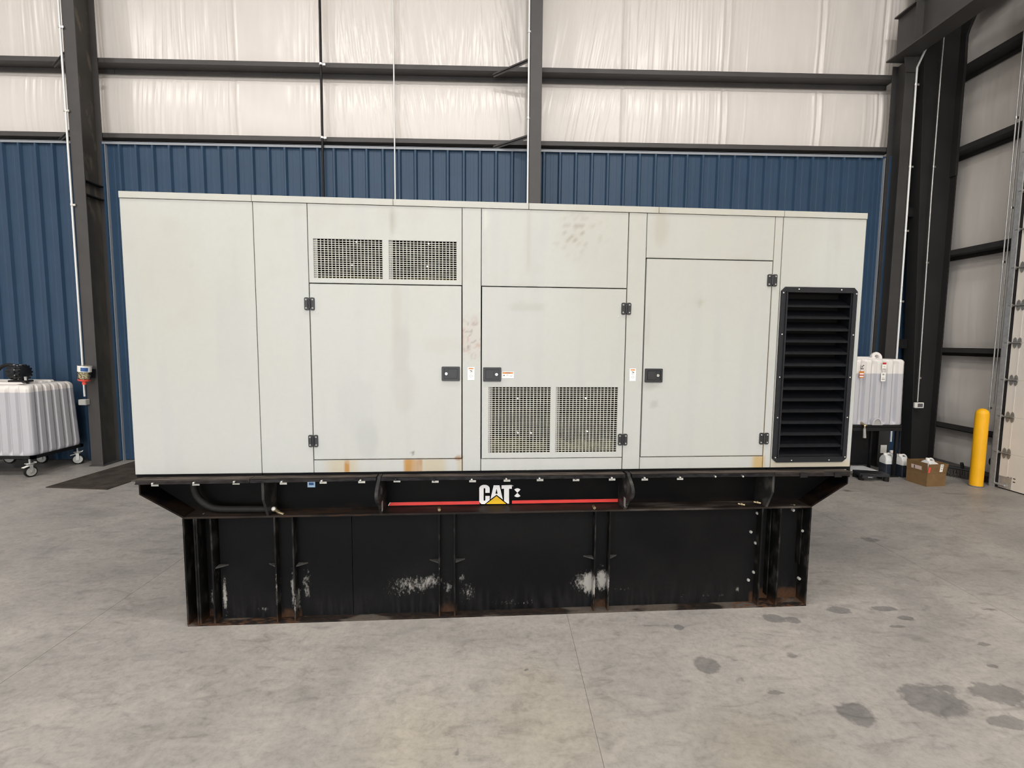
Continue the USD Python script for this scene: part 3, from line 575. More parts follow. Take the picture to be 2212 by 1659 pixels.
gpanel('sill_panel', .727 + e, 1.565 - e, .892, .9635, res=.006)
gpanel('post_panel', 1.565 + e, 1.672 - e, .892, 2.380, res=.01)
gpanel('body_panel', 1.672 + e, 2.510 - e, 1.9555, 2.380)
D2 = gpanel('door', 1.6765, 2.5085, .9645, 1.9505, holes=[GR[3], GR[4]])
gpanel('sill_panel', 1.672 + e, 2.510 - e, .892, .9615, res=.01)
gpanel('post_panel', 2.5115 + e, 2.6175 - e, .892, 2.380)
gpanel('body_panel', 2.6175 + e, 3.383 - e, 2.1305, 2.380)
D3 = gpanel('door', 2.6230, 3.380, .9665, 2.1255)
gpanel('sill_panel', 2.6175 + e, 3.383 - e, .892, .9625, res=.008)
gpanel('post_panel', 3.383 + e, 3.4325 - e, .892, 2.380)
gpanel('vent_panel', 3.4325 + e, 3.947, .892, 2.380, holes=[LV], res=.015)
# roof edge panels
RS = [-.237, .439, 1.188, 1.937, 2.684, 3.434, 3.949]
for a, b in zip(RS[:-1], RS[1:]):
    m = cat_([grid_xz(np.linspace(a + e, b - e, 40), np.linspace(2.3825, 2.4155, 5), -.004), B(a + e, b - e, -.0035, 1.75, 2.382, 2.4155)])
    v = np.array(m.vertices); tint = dirt(v) * np.array([1.0, .985, .95]); obj('roof_panel', m, M['gen_paint'], gen, tint=tint)
obj('end_panel', B(-.235, -.2335, .0, 1.75, .892, 2.382), M['gen_white'], gen); obj('end_panel', B(3.9455, 3.947, .0, 1.75, .892, 2.382), M['gen_white'], gen)
obj('rear_panel', B(-.235, 3.947, 1.748, 1.75, .892, 2.382), M['gen_white'], gen)
sh = lambda h, a: (h[0] + a[0], h[1] - a[1], h[2] + a[2], h[3] - a[3])
bh = [sh(GR[1], (.017, 0, .0, 0)), sh(GR[2], (.0, 0, .0, 0)), sh(GR[3], (.018, .02, .0, 0)), sh(GR[4], (.006, 0, 0, 0)), LV]
obj('gap_backing', cat_([B(a, b, .026, .034, c, d) for a, b, c, d in holes_split(-.232, 3.944, .892, 2.381, bh)]), M['gap'], gen, smooth=False)  # dark sheet put behind the panels so their gaps read as shade
# grilles: punched sheet with rectangular slots, one joined mesh each
def grille(h, nc, nr, parent):
    x0, x1, z0, z1 = h; m = []
    for k in range(nc + 1): x = x0 + (x1 - x0) * k / nc; m.append(B(x - .0022, x + .0022, .0036, .0048, z0, z1))
    for k in range(nr + 1): z = z0 + (z1 - z0) * k / nr; m.append(B(x0, x1, .003, .0044, z - .0019, z + .0019))
    obj('grille', cat_(m), M['grille'], parent, smooth=False)
    # light folded frame right behind the outer columns of slots
    obj('grille_frame', B(x0 - .01, x0 + .014, .012, .0135, z0, z1), M['gen_white'], parent, smooth=False)
def pins(pts, parent):
    for px, py in pts:
        p = G(px, py, .006); obj('pin', C((p[0], .0, p[2]), (p[0], .04, p[2]), .0045, 10), M['white_tip'], parent)
grille(GR[1], 19, 18, P3); grille(GR[2], 19, 18, P3); grille(GR[3], 18, 32, D2); grille(GR[4], 18, 32, D2)
pins(((770, 523), (761, 573), (926, 527), (923, 576)), P3); pins(((1118.5, 861), (1118.5, 934.5), (1265, 860), (1268.5, 932), (1147, 935)), D2)
for key, par in ((1, P3), (2, P3), (3, D2), (4, D2)):
    x0, x1, z0, z1 = GR[key]
    obj('duct', cat_([B(x0 - .03, x1 + .03, .20, .205, z0 - .03, z1 + .03), B(x0 - .03, x0 - .025, .03, .2, z0 - .03, z1 + .03), B(x1 + .025, x1 + .03, .03, .2, z0 - .03, z1 + .03), B(x0 - .03, x1 + .03, .03, .2, z1 + .025, z1 + .03), B(x0 - .03, x1 + .03, .03, .2, z0 - .03, z0 - .025)]), M['gap'], par)
    hh = .022 if key < 3 else .075
    gx_ = np.linspace(x0, x1, 40); top = np.array([z0 + hh * (.35 + .9 * fbm(np.array([x * 14 + key, 0, 0]), 3, 44)) for x in gx_])
    obj('foam_edge', ex(Polygon([(x0, z0 - .02)] + list(zip(gx_, top)) + [(x1, z0 - .02)]), 'xz', .06, .12), M['foam'], par)
# hinges, latches, stickers
def hinge_plate(a, b, parent, lift=False):
    p, q = np.array(a), np.array(b); x0, x1, z1, z0 = p[0], q[0], p[1], q[1]; xc = (x0 + x1) / 2
    m = [ex(rrect(x0, z0, xc - .0015, z1, .008), 'xz', -.006, 0), ex(rrect(xc + .0015, z0, x1, z1, .008), 'xz', -.006, 0), C((xc, -.006, z0 + .010), (xc, -.006, z1 - .010), .0055, 12)]
    m += [B(x0 + .016, xc - .006, -.0085, -.005, z0 + .014, z1 - .014, .002), B(xc + .006, x1 - .016, -.0085, -.005, z0 + .014, z1 - .014, .002)]
    obj('hinge', cat_(m), M['black_plastic'], parent)
    s = [C((x, -.0085, z), (x, -.004, z), .0042, 10) for x in (x0 + .010, x1 - .010) for z in (z0 + .012, z1 - .012)]
    for k in s: obj('hinge_screw', k, M['label_grey'], parent)
for (a, b, par) in (((.700, 1.876), (.755, 1.806), D1), ((.702, 1.109), (.755, 1.040), D1), ((2.481, 1.872), (2.538, 1.804), D2), ((2.482, 1.105), (2.538, 1.036), D2), ((3.352, 2.050), (3.411, 1.980), D3), ((3.354, 1.106), (3.412, 1.036), D3)): hinge_plate(a, b, par)
for px, py, par in ((655.5, 674), (0, 0), (685.5, 675), (1335.5, 684), (1361, 684), (1650.5, 622.5), (1674.5, 622.5), (693.5, 934.5)) and ((685.5, 675, D1), (1335.5, 684, D2), (1650.5, 622.5, D3), (693.5, 934.5, D1)):
    p = G(px, py); obj('plug', C((p[0], -.0012, p[2]), (p[0], .001, p[2]), .005, 12), M['gen_white'], par)
def latch(x0, x1, z0, z1, lock_left, parent):
    W, Hh = x1 - x0, z1 - z0
    ring = rrect(x0, z0, x1, z1, .005).difference(rrect(x0 + .014, z0 + .013, x1 - .012, z1 - .011, .003))
    obj('latch_bezel', cat_([ex(ring, 'xz', -.007, .0), ex(rrect(x0 + .01, z0 + .01, x1 - .01, z1 - .01, .002), 'xz', -.002, -.0008)] + [ex(ring.buffer(-.002), 'xz', -.0085, -.006)]), M['black_plastic'], parent)
    if lock_left: pa, pb, lx = x0 + .042, x1 - .016, x0 + .026
    else: pa, pb, lx = x0 + .016, x0 + .058, x1 - .027
    zc = (z0 + z1) / 2
    obj('latch_paddle', ex(rrect(pa, z0 + .017, pb, z1 - .015, .004), 'xz', -.0065, -.001), M['black_plastic'], parent)
    obj('latch_cup', cat_([B(lx - .010, lx + .012, -.004, -.001, zc + .012, z1 - .014), B(lx - .010, lx + .012, -.004, -.001, z0 + .015, zc - .014)]), M['black_plastic'], parent)
    obj('lock_cylinder', cat_([C((lx, -.0065, zc), (lx, -.001, zc), .0078, 18), C((lx, -.007, zc), (lx, -.0064, zc), .005, 12)]), M['zinc'], parent); obj('keyhole', B(lx - .0012, lx + .0012, -.0076, -.0069, zc - .003, zc + .003), M['label_black'], parent)
latch(1.449, 1.552, 1.417, 1.498, True, D1); latch(1.684, 1.788, 1.414, 1.495, False, D2); latch(2.632, 2.738, 1.411, 1.492, False, D3)
def sticker(x0, x1, z0, z1, parent, tall=True):
    W, Hh = x1 - x0, z1 - z0
    st = obj('warning_sticker', B(x0, x1, -.0006, .0004, z0, z1), M['label_white'], gen)
    y0, y1 = -.0011, -.0005
    if tall:
        obj('sticker_band', B(x0 + W * .14, x1 - W * .14, y0, y1, z1 - Hh * .15, z1 - Hh * .065), M['label_orange'], st)
        obj('sticker_print', cat_([ex(PL((x0 + W * .3, z1 - Hh * .23), (x0 + W * .48, z1 - Hh * .25), (x0 + W * .7, z1 - Hh * .28), (x0 + W * .72, z1 - Hh * .33), (x0 + W * .55, z1 - Hh * .33), (x0 + W * .34, z1 - Hh * .27)), 'xz', y0, y1), B(x0 + W * .3, x0 + W * .68, y0, y1, z1 - Hh * .43, z1 - Hh * .41)]), M['label_black'], st)
        dm = Polygon([(x0 + W * .5, z0 + Hh * .44), (x0 + W * .78, z0 + Hh * .31), (x0 + W * .5, z0 + Hh * .19), (x0 + W * .22, z0 + Hh * .31)])
        obj('sticker_symbol', ex(dm.difference(dm.buffer(-.0016)), 'xz', y0, y1), M['label_grey'], st)
    else:
        obj('sticker_band', B(x0 + W * .04, x1 - W * .06, y0, y1, z1 - Hh * .29, z1 - Hh * .08), M['label_orange'], st)
        obj('sticker_print', cat_([B(x0 + W * .30, x0 + W * .7, y0 - .0003, y1 - .0003, z1 - Hh * .21, z1 - Hh * .16), rot(B(x0 + W * .09, x0 + W * .24, y0, y1, z0 + Hh * .40, z0 + Hh * .47), [0, 1, 0], 40, (x0 + W * .165, 0, z0 + Hh * .44)), rot(B(x0 + W * .09, x0 + W * .24, y0, y1, z0 + Hh * .40, z0 + Hh * .47), [0, 1, 0], -40, (x0 + W * .165, 0, z0 + Hh * .44))]), M['label_black'], st)
        obj('sticker_symbol', cat_([ex(Point(x0 + W * .45, z0 + Hh * .40).buffer(.006).difference(Point(x0 + W * .45, z0 + Hh * .36).buffer(.0045)), 'xz', y0, y1), ex(Point(x0 + W * .77, z0 + Hh * .46).buffer(.007).difference(Point(x0 + W * .77, z0 + Hh * .54).buffer(.0065)), 'xz', y0, y1)]), M['label_grey'], st)
sticker(1.596, 1.634, 1.422, 1.495, gen); sticker(2.542, 2.579, 1.419, 1.491, gen); sticker(1.793, 1.861, 1.433, 1.470, gen, False)
# louvre vent
vent = obj('louver_frame', cat_([ex(Polygon([(3.464, 1.979), (3.892, 1.979), (3.914, 1.957), (3.914, .947), (3.888, .924), (3.466, .924), (3.440, .948), (3.440, 1.955)]).difference(sbox(3.473, .958, 3.884, 1.948)), 'xz', -.010, 0),
                                 B(3.468, 3.474, -.016, .10, .955, 1.951), B(3.883, 3.889, -.016, .10, .955, 1.951), B(3.468, 3.889, -.016, .10, 1.947, 1.952), B(3.468, 3.889, -.016, .10, .953, .958)]), M['louver'], gen, smooth=False)
BZ = [1.867, 1.798, 1.727, 1.658, 1.587, 1.516, 1.446, 1.374, 1.305, 1.236, 1.166, 1.095, 1.023, .961]
for z in BZ:
    pr = Polygon([(-.006, z - .006), (-.0035, z - .006), (-.0035, z + .001), (.075, z + .046), (.0735, z + .049), (-.006, z + .004)])
    obj('louver_blade', ex(pr, 'yz', 3.476, 3.883), M['louver_blade'], vent, smooth=False)
obj('louver_side', B(3.476, 3.483, -.007, .0, 1.0, 1.947), M['louver'], vent); obj('louver_side', B(3.876, 3.883, -.007, .0, 1.0, 1.947), M['louver'], vent)
obj('louver_backing', B(3.46, 3.90, .11, .115, .945, 1.965), M['gap'], vent)
for x, z in ((3.545, 1.966), (3.81, 1.966), (3.450, 1.944), (3.906, 1.944), (3.455, 1.70), (3.902, 1.70), (3.455, 1.445), (3.900, 1.445), (3.456, 1.20), (3.900, 1.20), (3.456, .955), (3.902, .955), (3.56, .937), (3.80, .937)):
    obj('bolt', C((x, -.0125, z), (x, -.008, z), .0042, 8), M['zinc'], vent)

# ---- skid base under the enclosure
BLK = np.array([.0045, .0045, .0052]); RUST = np.array([.070, .036, .020]); BRN = np.array([.065, .050, .042]); GREY = np.array([.16, .15, .14])
def tmesh(m, n=1):
    for _ in range(n): m = m.subdivide_to_size(.03, max_iter=12)
    return m
def paint(name, m, fn, parent=gen, sub=True, size=.03, wear=None):
    if sub:
        v, f = trimesh.remesh.subdivide_to_size(m.vertices, m.faces, size, max_iter=14); m = trimesh.Trimesh(v, f, process=False)
    v = np.array(m.vertices); return obj(name, m, M['black_paint'], parent, tint=np.clip(fn(v), 0, 1), fields={'wear': np.zeros(len(v)) if wear is None else wear(v)})
def lerp3(c, col, w): w = np.clip(w, 0, 1)[:, None]; return c * (1 - w) + np.array(col) * w
def rail_t(v):
    n = fbm(np.stack([v[:, 0] * 7, v[:, 1] * 20, v[:, 2] * 20], -1), 4, 51); n2 = fbm(v * [40, 60, 60], 3, 52); c = np.tile(np.array([.012, .0115, .012]), (len(v), 1))
    up = ss(.870, .8755, v[:, 2]); c = lerp3(c, (.085, .070, .060), up * (.45 + .5 * ss(.4, .6, n))); c = lerp3(c, (.035, .027, .022), (1 - up) * (.5 * ss(1.3, .6, v[:, 0]) + .6 * ss(3.3, 3.5, v[:, 0])) * ss(.3, .6, n)); c = lerp3(c, (.05, .048, .052), (1 - up) * .5 * ss(.4, .65, n2)); return lerp3(c, (.14, .11, .07), up * ss(.55, .75, n2) * .4 * ss(1.3, .5, v[:, 0]))
def black_t(v):
    n = fbm(v * [3, 3, 3], 4, 53); c = np.tile(BLK, (len(v), 1)); return lerp3(c, (.011, .0105, .0105), ss(.45, .7, n))
paint('base_channel', cat_([B(-.231, .4405, .004, .05, .874, .892), B(.4445, 3.41, .004, .05, .874, .892), B(3.414, 3.943, .004, .05, .874, .892)]), black_t, size=.3)
def rail(x0, x1, ya, yb, zl, zr, tip=0):
    m = cat_([ex(Polygon([(x0 - (.022 if tip < 0 else 0), ya), (x1 + (.022 if tip > 0 else 0), yb), (x1, .008), (x0, .008)]), 'xy', .871, .876)])
    v = np.array([[x0, ya, zl], [x1, yb, zr], [x1, yb, .876], [x0, ya, .876], [x0, ya + .005, zl], [x1, yb + .005, zr], [x1, yb + .005, .876], [x0, ya + .005, .876]])
    f = [[0, 1, 2], [0, 2, 3], [5, 4, 7], [5, 7, 6], [4, 5, 1], [4, 1, 0], [0, 3, 7], [0, 7, 4], [1, 5, 6], [1, 6, 2], [3, 2, 6], [3, 6, 7]]
    lip = trimesh.Trimesh(v, f, process=False); trimesh.repair.fix_normals(lip)
    lip2 = lip.copy(); lip2.vertices = np.array([[x, y - .006 if k < 4 else y - .006, min(z, (zl + zr) / 2 + .006)] for k, (x, y, z) in enumerate(v)])
    return cat_([m, lip, lip2])
paint('drip_rail', rail(-.195, .40, -.066, -.063, .8545, .8555, -1), rail_t); paint('drip_rail', rail(.403, 1.082, -.063, -.052, .8555, .857), rail_t)
paint('drip_rail', rail(1.112, 2.515, -.058, -.058, .857, .857), rail_t); paint('drip_rail', rail(2.556, 3.425, -.058, -.060, .857, .854), rail_t); paint('drip_rail', rail(3.428, 3.90, -.060, -.062, .854, .852, 1), rail_t)
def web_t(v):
    c = black_t(v) * .45; n = fbm(v * [5, 5, 12], 4, 54); return lerp3(c, RUST * .5, ss(.685, .655, v[:, 2]) * ss(.35, .6, n) * (.15 + .5 * ss(1.0, .8, v[:, 0]) * ss(.5, .7, v[:, 0])))  # black cut down to paint in the shade of the recess under the rail
paint('base_web', ex(Polygon([(-.21, .863), (3.92, .863), (3.92, .80), (3.71, .645), (.01, .645), (-.21, .80)]), 'xz', .12, .128), web_t)
def endt(v): c = black_t(v) * .7; n = fbm(v * [12, 12, 12], 4, 55); return lerp3(c, RUST * .32, ss(.45, .65, n) * .6)
for pts in ([(-.222, .862), (-.214, .862), (-.214, .782), (.008, .646), (.003, .638), (-.222, .777)], [(3.943, .862), (3.935, .862), (3.935, .788), (3.708, .646), (3.714, .638), (3.943, .783)]):
    paint('end_plate', ex(Polygon(pts), 'xz', .0, 1.6), endt, size=.06)
def flange_t(v):
    c = np.tile(np.array([.018, .016, .015]), (len(v), 1)); n = fbm(v * [5, 20, 20], 4, 56); n2 = fbm(v * [30, 60, 60], 3, 57); x = v[:, 0]
    c = lerp3(c, BRN * .7, ss(.35, .6, n) * .75); c = lerp3(c, RUST * .9, ss(.45, .65, n2) * (.25 + .55 * ss(.45, .6, x) * ss(1.1, .9, x))); return lerp3(c, (.14, .125, .11), ss(.55, .75, n) * .5 * ss(2.4, 2.6, x))
paint('bottom_flange', B(.0, 3.717, .0, .6, .634, .645), flange_t, size=.03)
def gus_t(v): c = np.tile(np.array([.028, .027, .027]), (len(v), 1)); n = fbm(v * 15, 4, 58); return lerp3(c, GREY * .6, ss(.45, .7, n) * .8)
for x in (.465, 3.425):
    paint('gusset', ex(Polygon([(.12, .862), (-.055, .870), (-.055, .755), (.0, .645), (.12, .645)]), 'yz', x - .007, x + .007), gus_t)
th = np.linspace(-1, 1, 15)
for x in (1.100, 2.537):
    prof = [(.12, .875), (-.05, .880)] + [(-.06 - .085 * (1 - (t_ * 1.0) ** 2), .79 - .075 * t_) for t_ in th] + [(.0, .645), (.12, .645)]
    lug = Polygon(prof).difference(Point(-.035, .785).buffer(.028)).difference(rrect(-.03, .672, -.005, .735, .01))
    paint('lifting_lug', ex(lug, 'yz', x - .009, x + .009), gus_t, size=.02)
    s_ = 1 if x < 2 else -1
    obj('lug_marker', B(x + s_ * .0105, x + s_ * .009, -.035, -.005, .67, .725), M['label_grey'], gen)
for k, (px, py) in enumerate(((330, 1044.5), (419, 1043), (506, 1040.9), (608.6, 1040.9), (695, 1039), (778.6, 1038), (855, 1036), (938, 1037), (1019, 1036), (1093.5, 1034.7), (1165.4, 1033.5), (1243.3, 1033.5), (1321.4, 1032.4), (1392.2, 1032.4), (1468.8, 1031.2), (1544.9, 1029.4), (1604.4, 1029))):
    p = G(px, py, -.07); yy_ = -.072
    obj('rail_bolt', cat_([C((p[0], yy_ - .004, p[2]), (p[0], yy_ + .012, p[2]), .006, 8), sphere((p[0], yy_ - .003, p[2]), .0055)]), M['zinc'] if k not in (6, 7, 11) else M['black_plain'], gen)
    if k not in (15, 16): obj('rail_clip', B(p[0] - .014, p[0] + .024, yy_ + .010, yy_ + .012, p[2] - .018, p[2] - .006), M['grey_box'], gen)
for px in (1737, 1811): p = G(px, 1028, -.07); obj('rail_clip', B(p[0] - .025, p[0] + .02, -.073, -.069, .846, .872), M['black_plain'], gen)
# decals on the base web
def dec(name, poly, mat, y=.1185, t=.0012): return obj(name, ex(poly, 'xz', y, y + t), mat, gen, smooth=False)
def lz(u, v): p = G(1010 + u / 15.8, 1030 + v / 15.8, .1185); return (p[0], p[2])
def lp(*pts): return Polygon([lz(*q) for q in pts])
(xa, za), (xb, zb), (xc_, zc_), (xd, zd) = [(G(*q, .119)[0], G(*q, .119)[2]) for q in ((842, 1086), (838, 1093.2), (1335, 1084.2), (1335, 1077.6))]
zt_, zb_ = .6715, .6515
dec('red_stripe', Polygon([(xb, zb_), (1.668, zb_), (1.668, zt_), (xa, zt_)]), M['decal_red']); dec('red_stripe', Polygon([(1.866, zb_), (xd, zb_), (xd, zt_), (1.866, zt_)]), M['decal_red'])
dec('stripe_end', Polygon([(xb, zb_), (xb + .004, zb_), (xa + .004, zt_), (xa, zt_)]), M['decal_white'], .1180)
circ = lambda cx, cy, rx, ry, a0, a1, n=10: [(cx + rx * math.cos(math.radians(a)), cy - ry * math.sin(math.radians(a))) for a in np.linspace(a0, a1, n)]
Cshape = lp(*([(397, 840), (397, 420)] + circ(577, 400, 180, 130, 180, 0, 16) + [(757, 545), (607, 545), (607, 420)] + circ(577, 420, 28, 38, 0, 180, 8) + [(549, 420), (549, 785)] + circ(577, 785, 28, 32, 180, 360, 8) + [(607, 785), (607, 650), (757, 650), (757, 790), (585, 930), (480, 930), (440, 900)]))
Ashape = lp((890, 285), (1090, 285), (1205, 775), (988, 612), (780, 765)).difference(lp((988, 405), (1025, 577), (950, 577)))
Tshape = lp((1160, 285), (1512, 278), (1512, 408), (1416, 408), (1416, 915), (1365, 915), (1245, 822), (1245, 408), (1160, 408))
for s in (Cshape, Ashape, Tshape): dec('logo_letter', s, M['decal_white'], .1175)
dec('logo_triangle', lp((988, 655), (1315, 920), (635, 928)), M['decal_yellow'], .1175)
dec('logo_dot', lp(*circ(1540, 303, 24, 24, 0, 350, 12)), M['label_grey'], .1175)
dec('round_emblem', lp((1700, 545), *circ(1700, 545, 150, 155, 45, 135, 10)), M['decal_white'], .1175); dec('round_emblem', lp((1700, 545), *circ(1700, 545, 150, 150, 225, 315, 10)), M['decal_white'], .1175)
ps = obj('info_sticker', B(.650, .694, .117, .119, .772, .806), M['label_light_blue'], gen); obj('sticker_print', B(.658, .686, .1165, .1172, .785, .801), M['label_blue'], ps)
p = [G(x, y, .05) for x, y in ((418, 1040), (421, 1062), (435, 1082), (458, 1096), (490, 1100), (540, 1100), (580, 1100))]
hp = bez(p[0], p[1] * 1, p[2] + [-.02, 0, -.03], p[3] + [0, 0, -.02], p[4], p[5], p[6], n=26)
hp = np.array([p[0] + (0, 0, .02), p[0], p[1], p[2], p[3], p[4], (p[4] + p[5]) / 2, p[5], (p[5] + p[6]) / 2, p[6]])
from scipy.interpolate import CubicSpline
hp = CubicSpline(np.r_[0, np.cumsum(np.linalg.norm(np.diff(hp, axis=0), axis=1))], hp)(np.linspace(0, np.linalg.norm(np.diff(hp, axis=0), axis=1).sum(), 40))
obj('drain_hose', tube(hp, .019, 14), M['rubber'], gen, smooth=60)
q = G(592, 1100, .04)
obj('drain_valve', cat_([C(q + [-.045, 0, -.002], q + [.0, 0, .0], .010, 10), sphere(q, .017, 2), C(q + [.012, 0, -.006], q + [.030, -.01, -.016], .010, 8), C(q + [.030, -.01, -.016], q + [.062, -.02, -.024], .0085, 8), ]), M['brass'], gen)
obj('valve_cap', sphere(q + [0, -.006, .004], .013, 2), M['white_tip'], gen)
for px, py in ((949, 1101), (1284, 1097)):
    p = G(px, py, .0); obj('drain_pin', cat_([C((p[0] - .002, .02, p[2] + .004), (p[0], -.004, p[2]), .009, 14), C((p[0], -.004, p[2]), (p[0], -.0055, p[2] - .0003), .0055, 10)]), M['brass'], gen)
for px, py in ((1600, 1088), (1634, 1084), (505, 1106) if False else (1713, 1091)):
    p = G(px, py, .04); obj('drain_pin', cat_([C((p[0] - .018, .04, p[2]), (p[0] + .016, .02, p[2] - .002), .007, 12), sphere((p[0], .03, p[2]), .010)]), M['brass'], gen)

# ---- fuel tank base
WEAR = [(1.28, .19, .17, .06, .62), (1.38, .205, .08, .045, .66), (1.20, .15, .12, .05, .45), (2.34, .165, .05, .075, 1.15), (2.29, .17, .07, .07, .62), (2.42, .185, .04, .07, 1.15), (1.60, .13, .05, .06, .55), (1.56, .22, .03, .04, .55), (.575, .18, .015, .12, .85), (.65, .20, .03, .12, .55), (.60, .12, .02, .10, .6),
        (.185, .15, .014, .11, .85), (.10, .12, .025, .09, .62), (.035, .25, .012, .2, .5), (.11, .33, .012, .06, .5), (3.30, .10, .015, .03, .7), (1.48, .16, .035, .06, .55), (2.55, .12, .1, .02, .35), (3.1, .06, .3, .02, .35), (.4, .06, .06, .02, .45), (1.9, .05, .25, .03, .35), (.16, .3, .01, .2, .4), (.498, .2, .01, .2, .4), (1.43, .3, .01, .2, .35)]
def tank_w(v):
    w = np.zeros(len(v))
    for cx, cz, rx, rz, k in WEAR: w = np.maximum(w, k * np.exp(-((v[:, 0] - cx) / rx) ** 2 - ((v[:, 2] - cz) / rz) ** 2))
    return w
def tank_t(v):
    x, z = v[:, 0], v[:, 2]; c = np.tile(BLK, (len(v), 1)); n = fbm(v * [2, 2, 2], 4, 61); f = fbm(v * [45, 45, 45], 4, 62); g = fbm(v * [18, 18, 9], 4, 63); vert = fbm(v * [60, 10, 4], 3, 64)
    c = lerp3(c, (.0085, .0085, .009), ss(.4, .7, n))
    c = lerp3(c, (.016, .0155, .016), ss(.2, .03, z) * ss(.4, .65, vert) * .8)
    rust = np.clip(ss(.16, .02, z) * (x > 3.37) * ss(.0, .4, f + .2) * .9 * ss(.10, .05, z + (f - .5) * .08) + ss(.07, .02, z + (f - .5) * .06) * ((x > 1.43) & (x < 1.53) | (x > 2.36) & (x < 2.46) | (x > .50) & (x < .62) | (x < .16)) * .8, 0, 1)
    return lerp3(c, RUST * 1.25, rust)
tb = [(-.0, .16, .09), (.166, .494, .055), (.502, .594, .05), (.602, .9155, .055), (.9185, 1.427, .055), (1.433, 1.517, .05), (1.523, 2.357, .055), (2.366, 2.446, .05), (2.455, 3.398, .055), (3.408, 3.516, .09), (3.526, 3.712, .09)]
for a, b, y in tb: paint('tank_panel', B(a, b, y, y + .006, .008, .634), tank_t, size=.02, wear=tank_w)
def rib_t(v):
    c = np.tile(np.array([.008, .008, .008]), (len(v), 1)); n = fbm(v * [30, 30, 14], 4, 65); c = lerp3(c, GREY * .22, ss(.5, .72, n)); c = lerp3(c, RUST, ss(.06, .01, v[:, 2]) * .8); return c
for x, y in ((.003, .09), (.060, .09), (.072, .09), (.150, .09), (.498, .056), (.598, .056), (1.430, .056), (1.520, .056), (2.361, .056), (2.450, .056), (3.403, .092), (3.521, .092), (3.7155, .09)):
    paint('tank_rib', B(x - .0045, x + .0045, .001, y, .010, .634), rib_t, size=.03, wear=tank_w)
paint('tank_rib', B(3.690, 3.698, .05, .09, .25, .61), rib_t, size=.05); paint('tank_rib', B(3.486, 3.492, .05, .09, .05, .60), rib_t, size=.05)
def foot_t(v):
    c = np.tile(np.array([.026, .022, .020]), (len(v), 1)); n = fbm(v * [4, 10, 10], 4, 66); f = fbm(v * [40, 60, 60], 3, 67); c = c * .6; c = lerp3(c, (.12, .105, .09), ss(.52, .62, n) * .7); return lerp3(c, RUST * 1.3, ss(.45, .62, f) * (.18 + .8 * (v[:, 0] > 3.25) + .5 * (v[:, 0] < .65)))
paint('tank_foot', B(0, 3.72, 0, .10, 0, .011), foot_t, size=.025)
for x, s in ((.160, 1), (.494, -1), (.608, 1), (1.424, -1), (1.526, 1), (2.356, -1), (2.456, 1)):
    paint('tab_plate', ex(Polygon([(x, .056), (x + s * .055, .056), (x, .012)]), 'xy', .333, .341), lambda v: np.tile(np.array([.06, .058, .055]), (len(v), 1)) * (.6 + .8 * fbm(v * 50, 3, 68))[:, None], size=.02)
for px, py in ((1635.8, 1108.5), (1622, 1149), (1632, 1173), (1628, 1236), (1616.6, 1253), (1733, 1146.5), (1726.6, 1250), (1713.6, 1102), (439, 1113)):
    p = G(px, py, .05); obj('tank_bolt', cat_([C((p[0], .046, p[2]), (p[0], .062, p[2]), .0095, 6), C((p[0], .042, p[2]), (p[0], .046, p[2]), .006, 10)]), M['grey_box'], gen)
obj('tank_body', cat_([B(.0, 3.712, .10, 1.6, .002, .634), B(-.2, 3.93, .13, 1.6, .80, .864), B(.0, 3.71, .13, 1.6, .645, .80)]), M['black_plain'], gen)

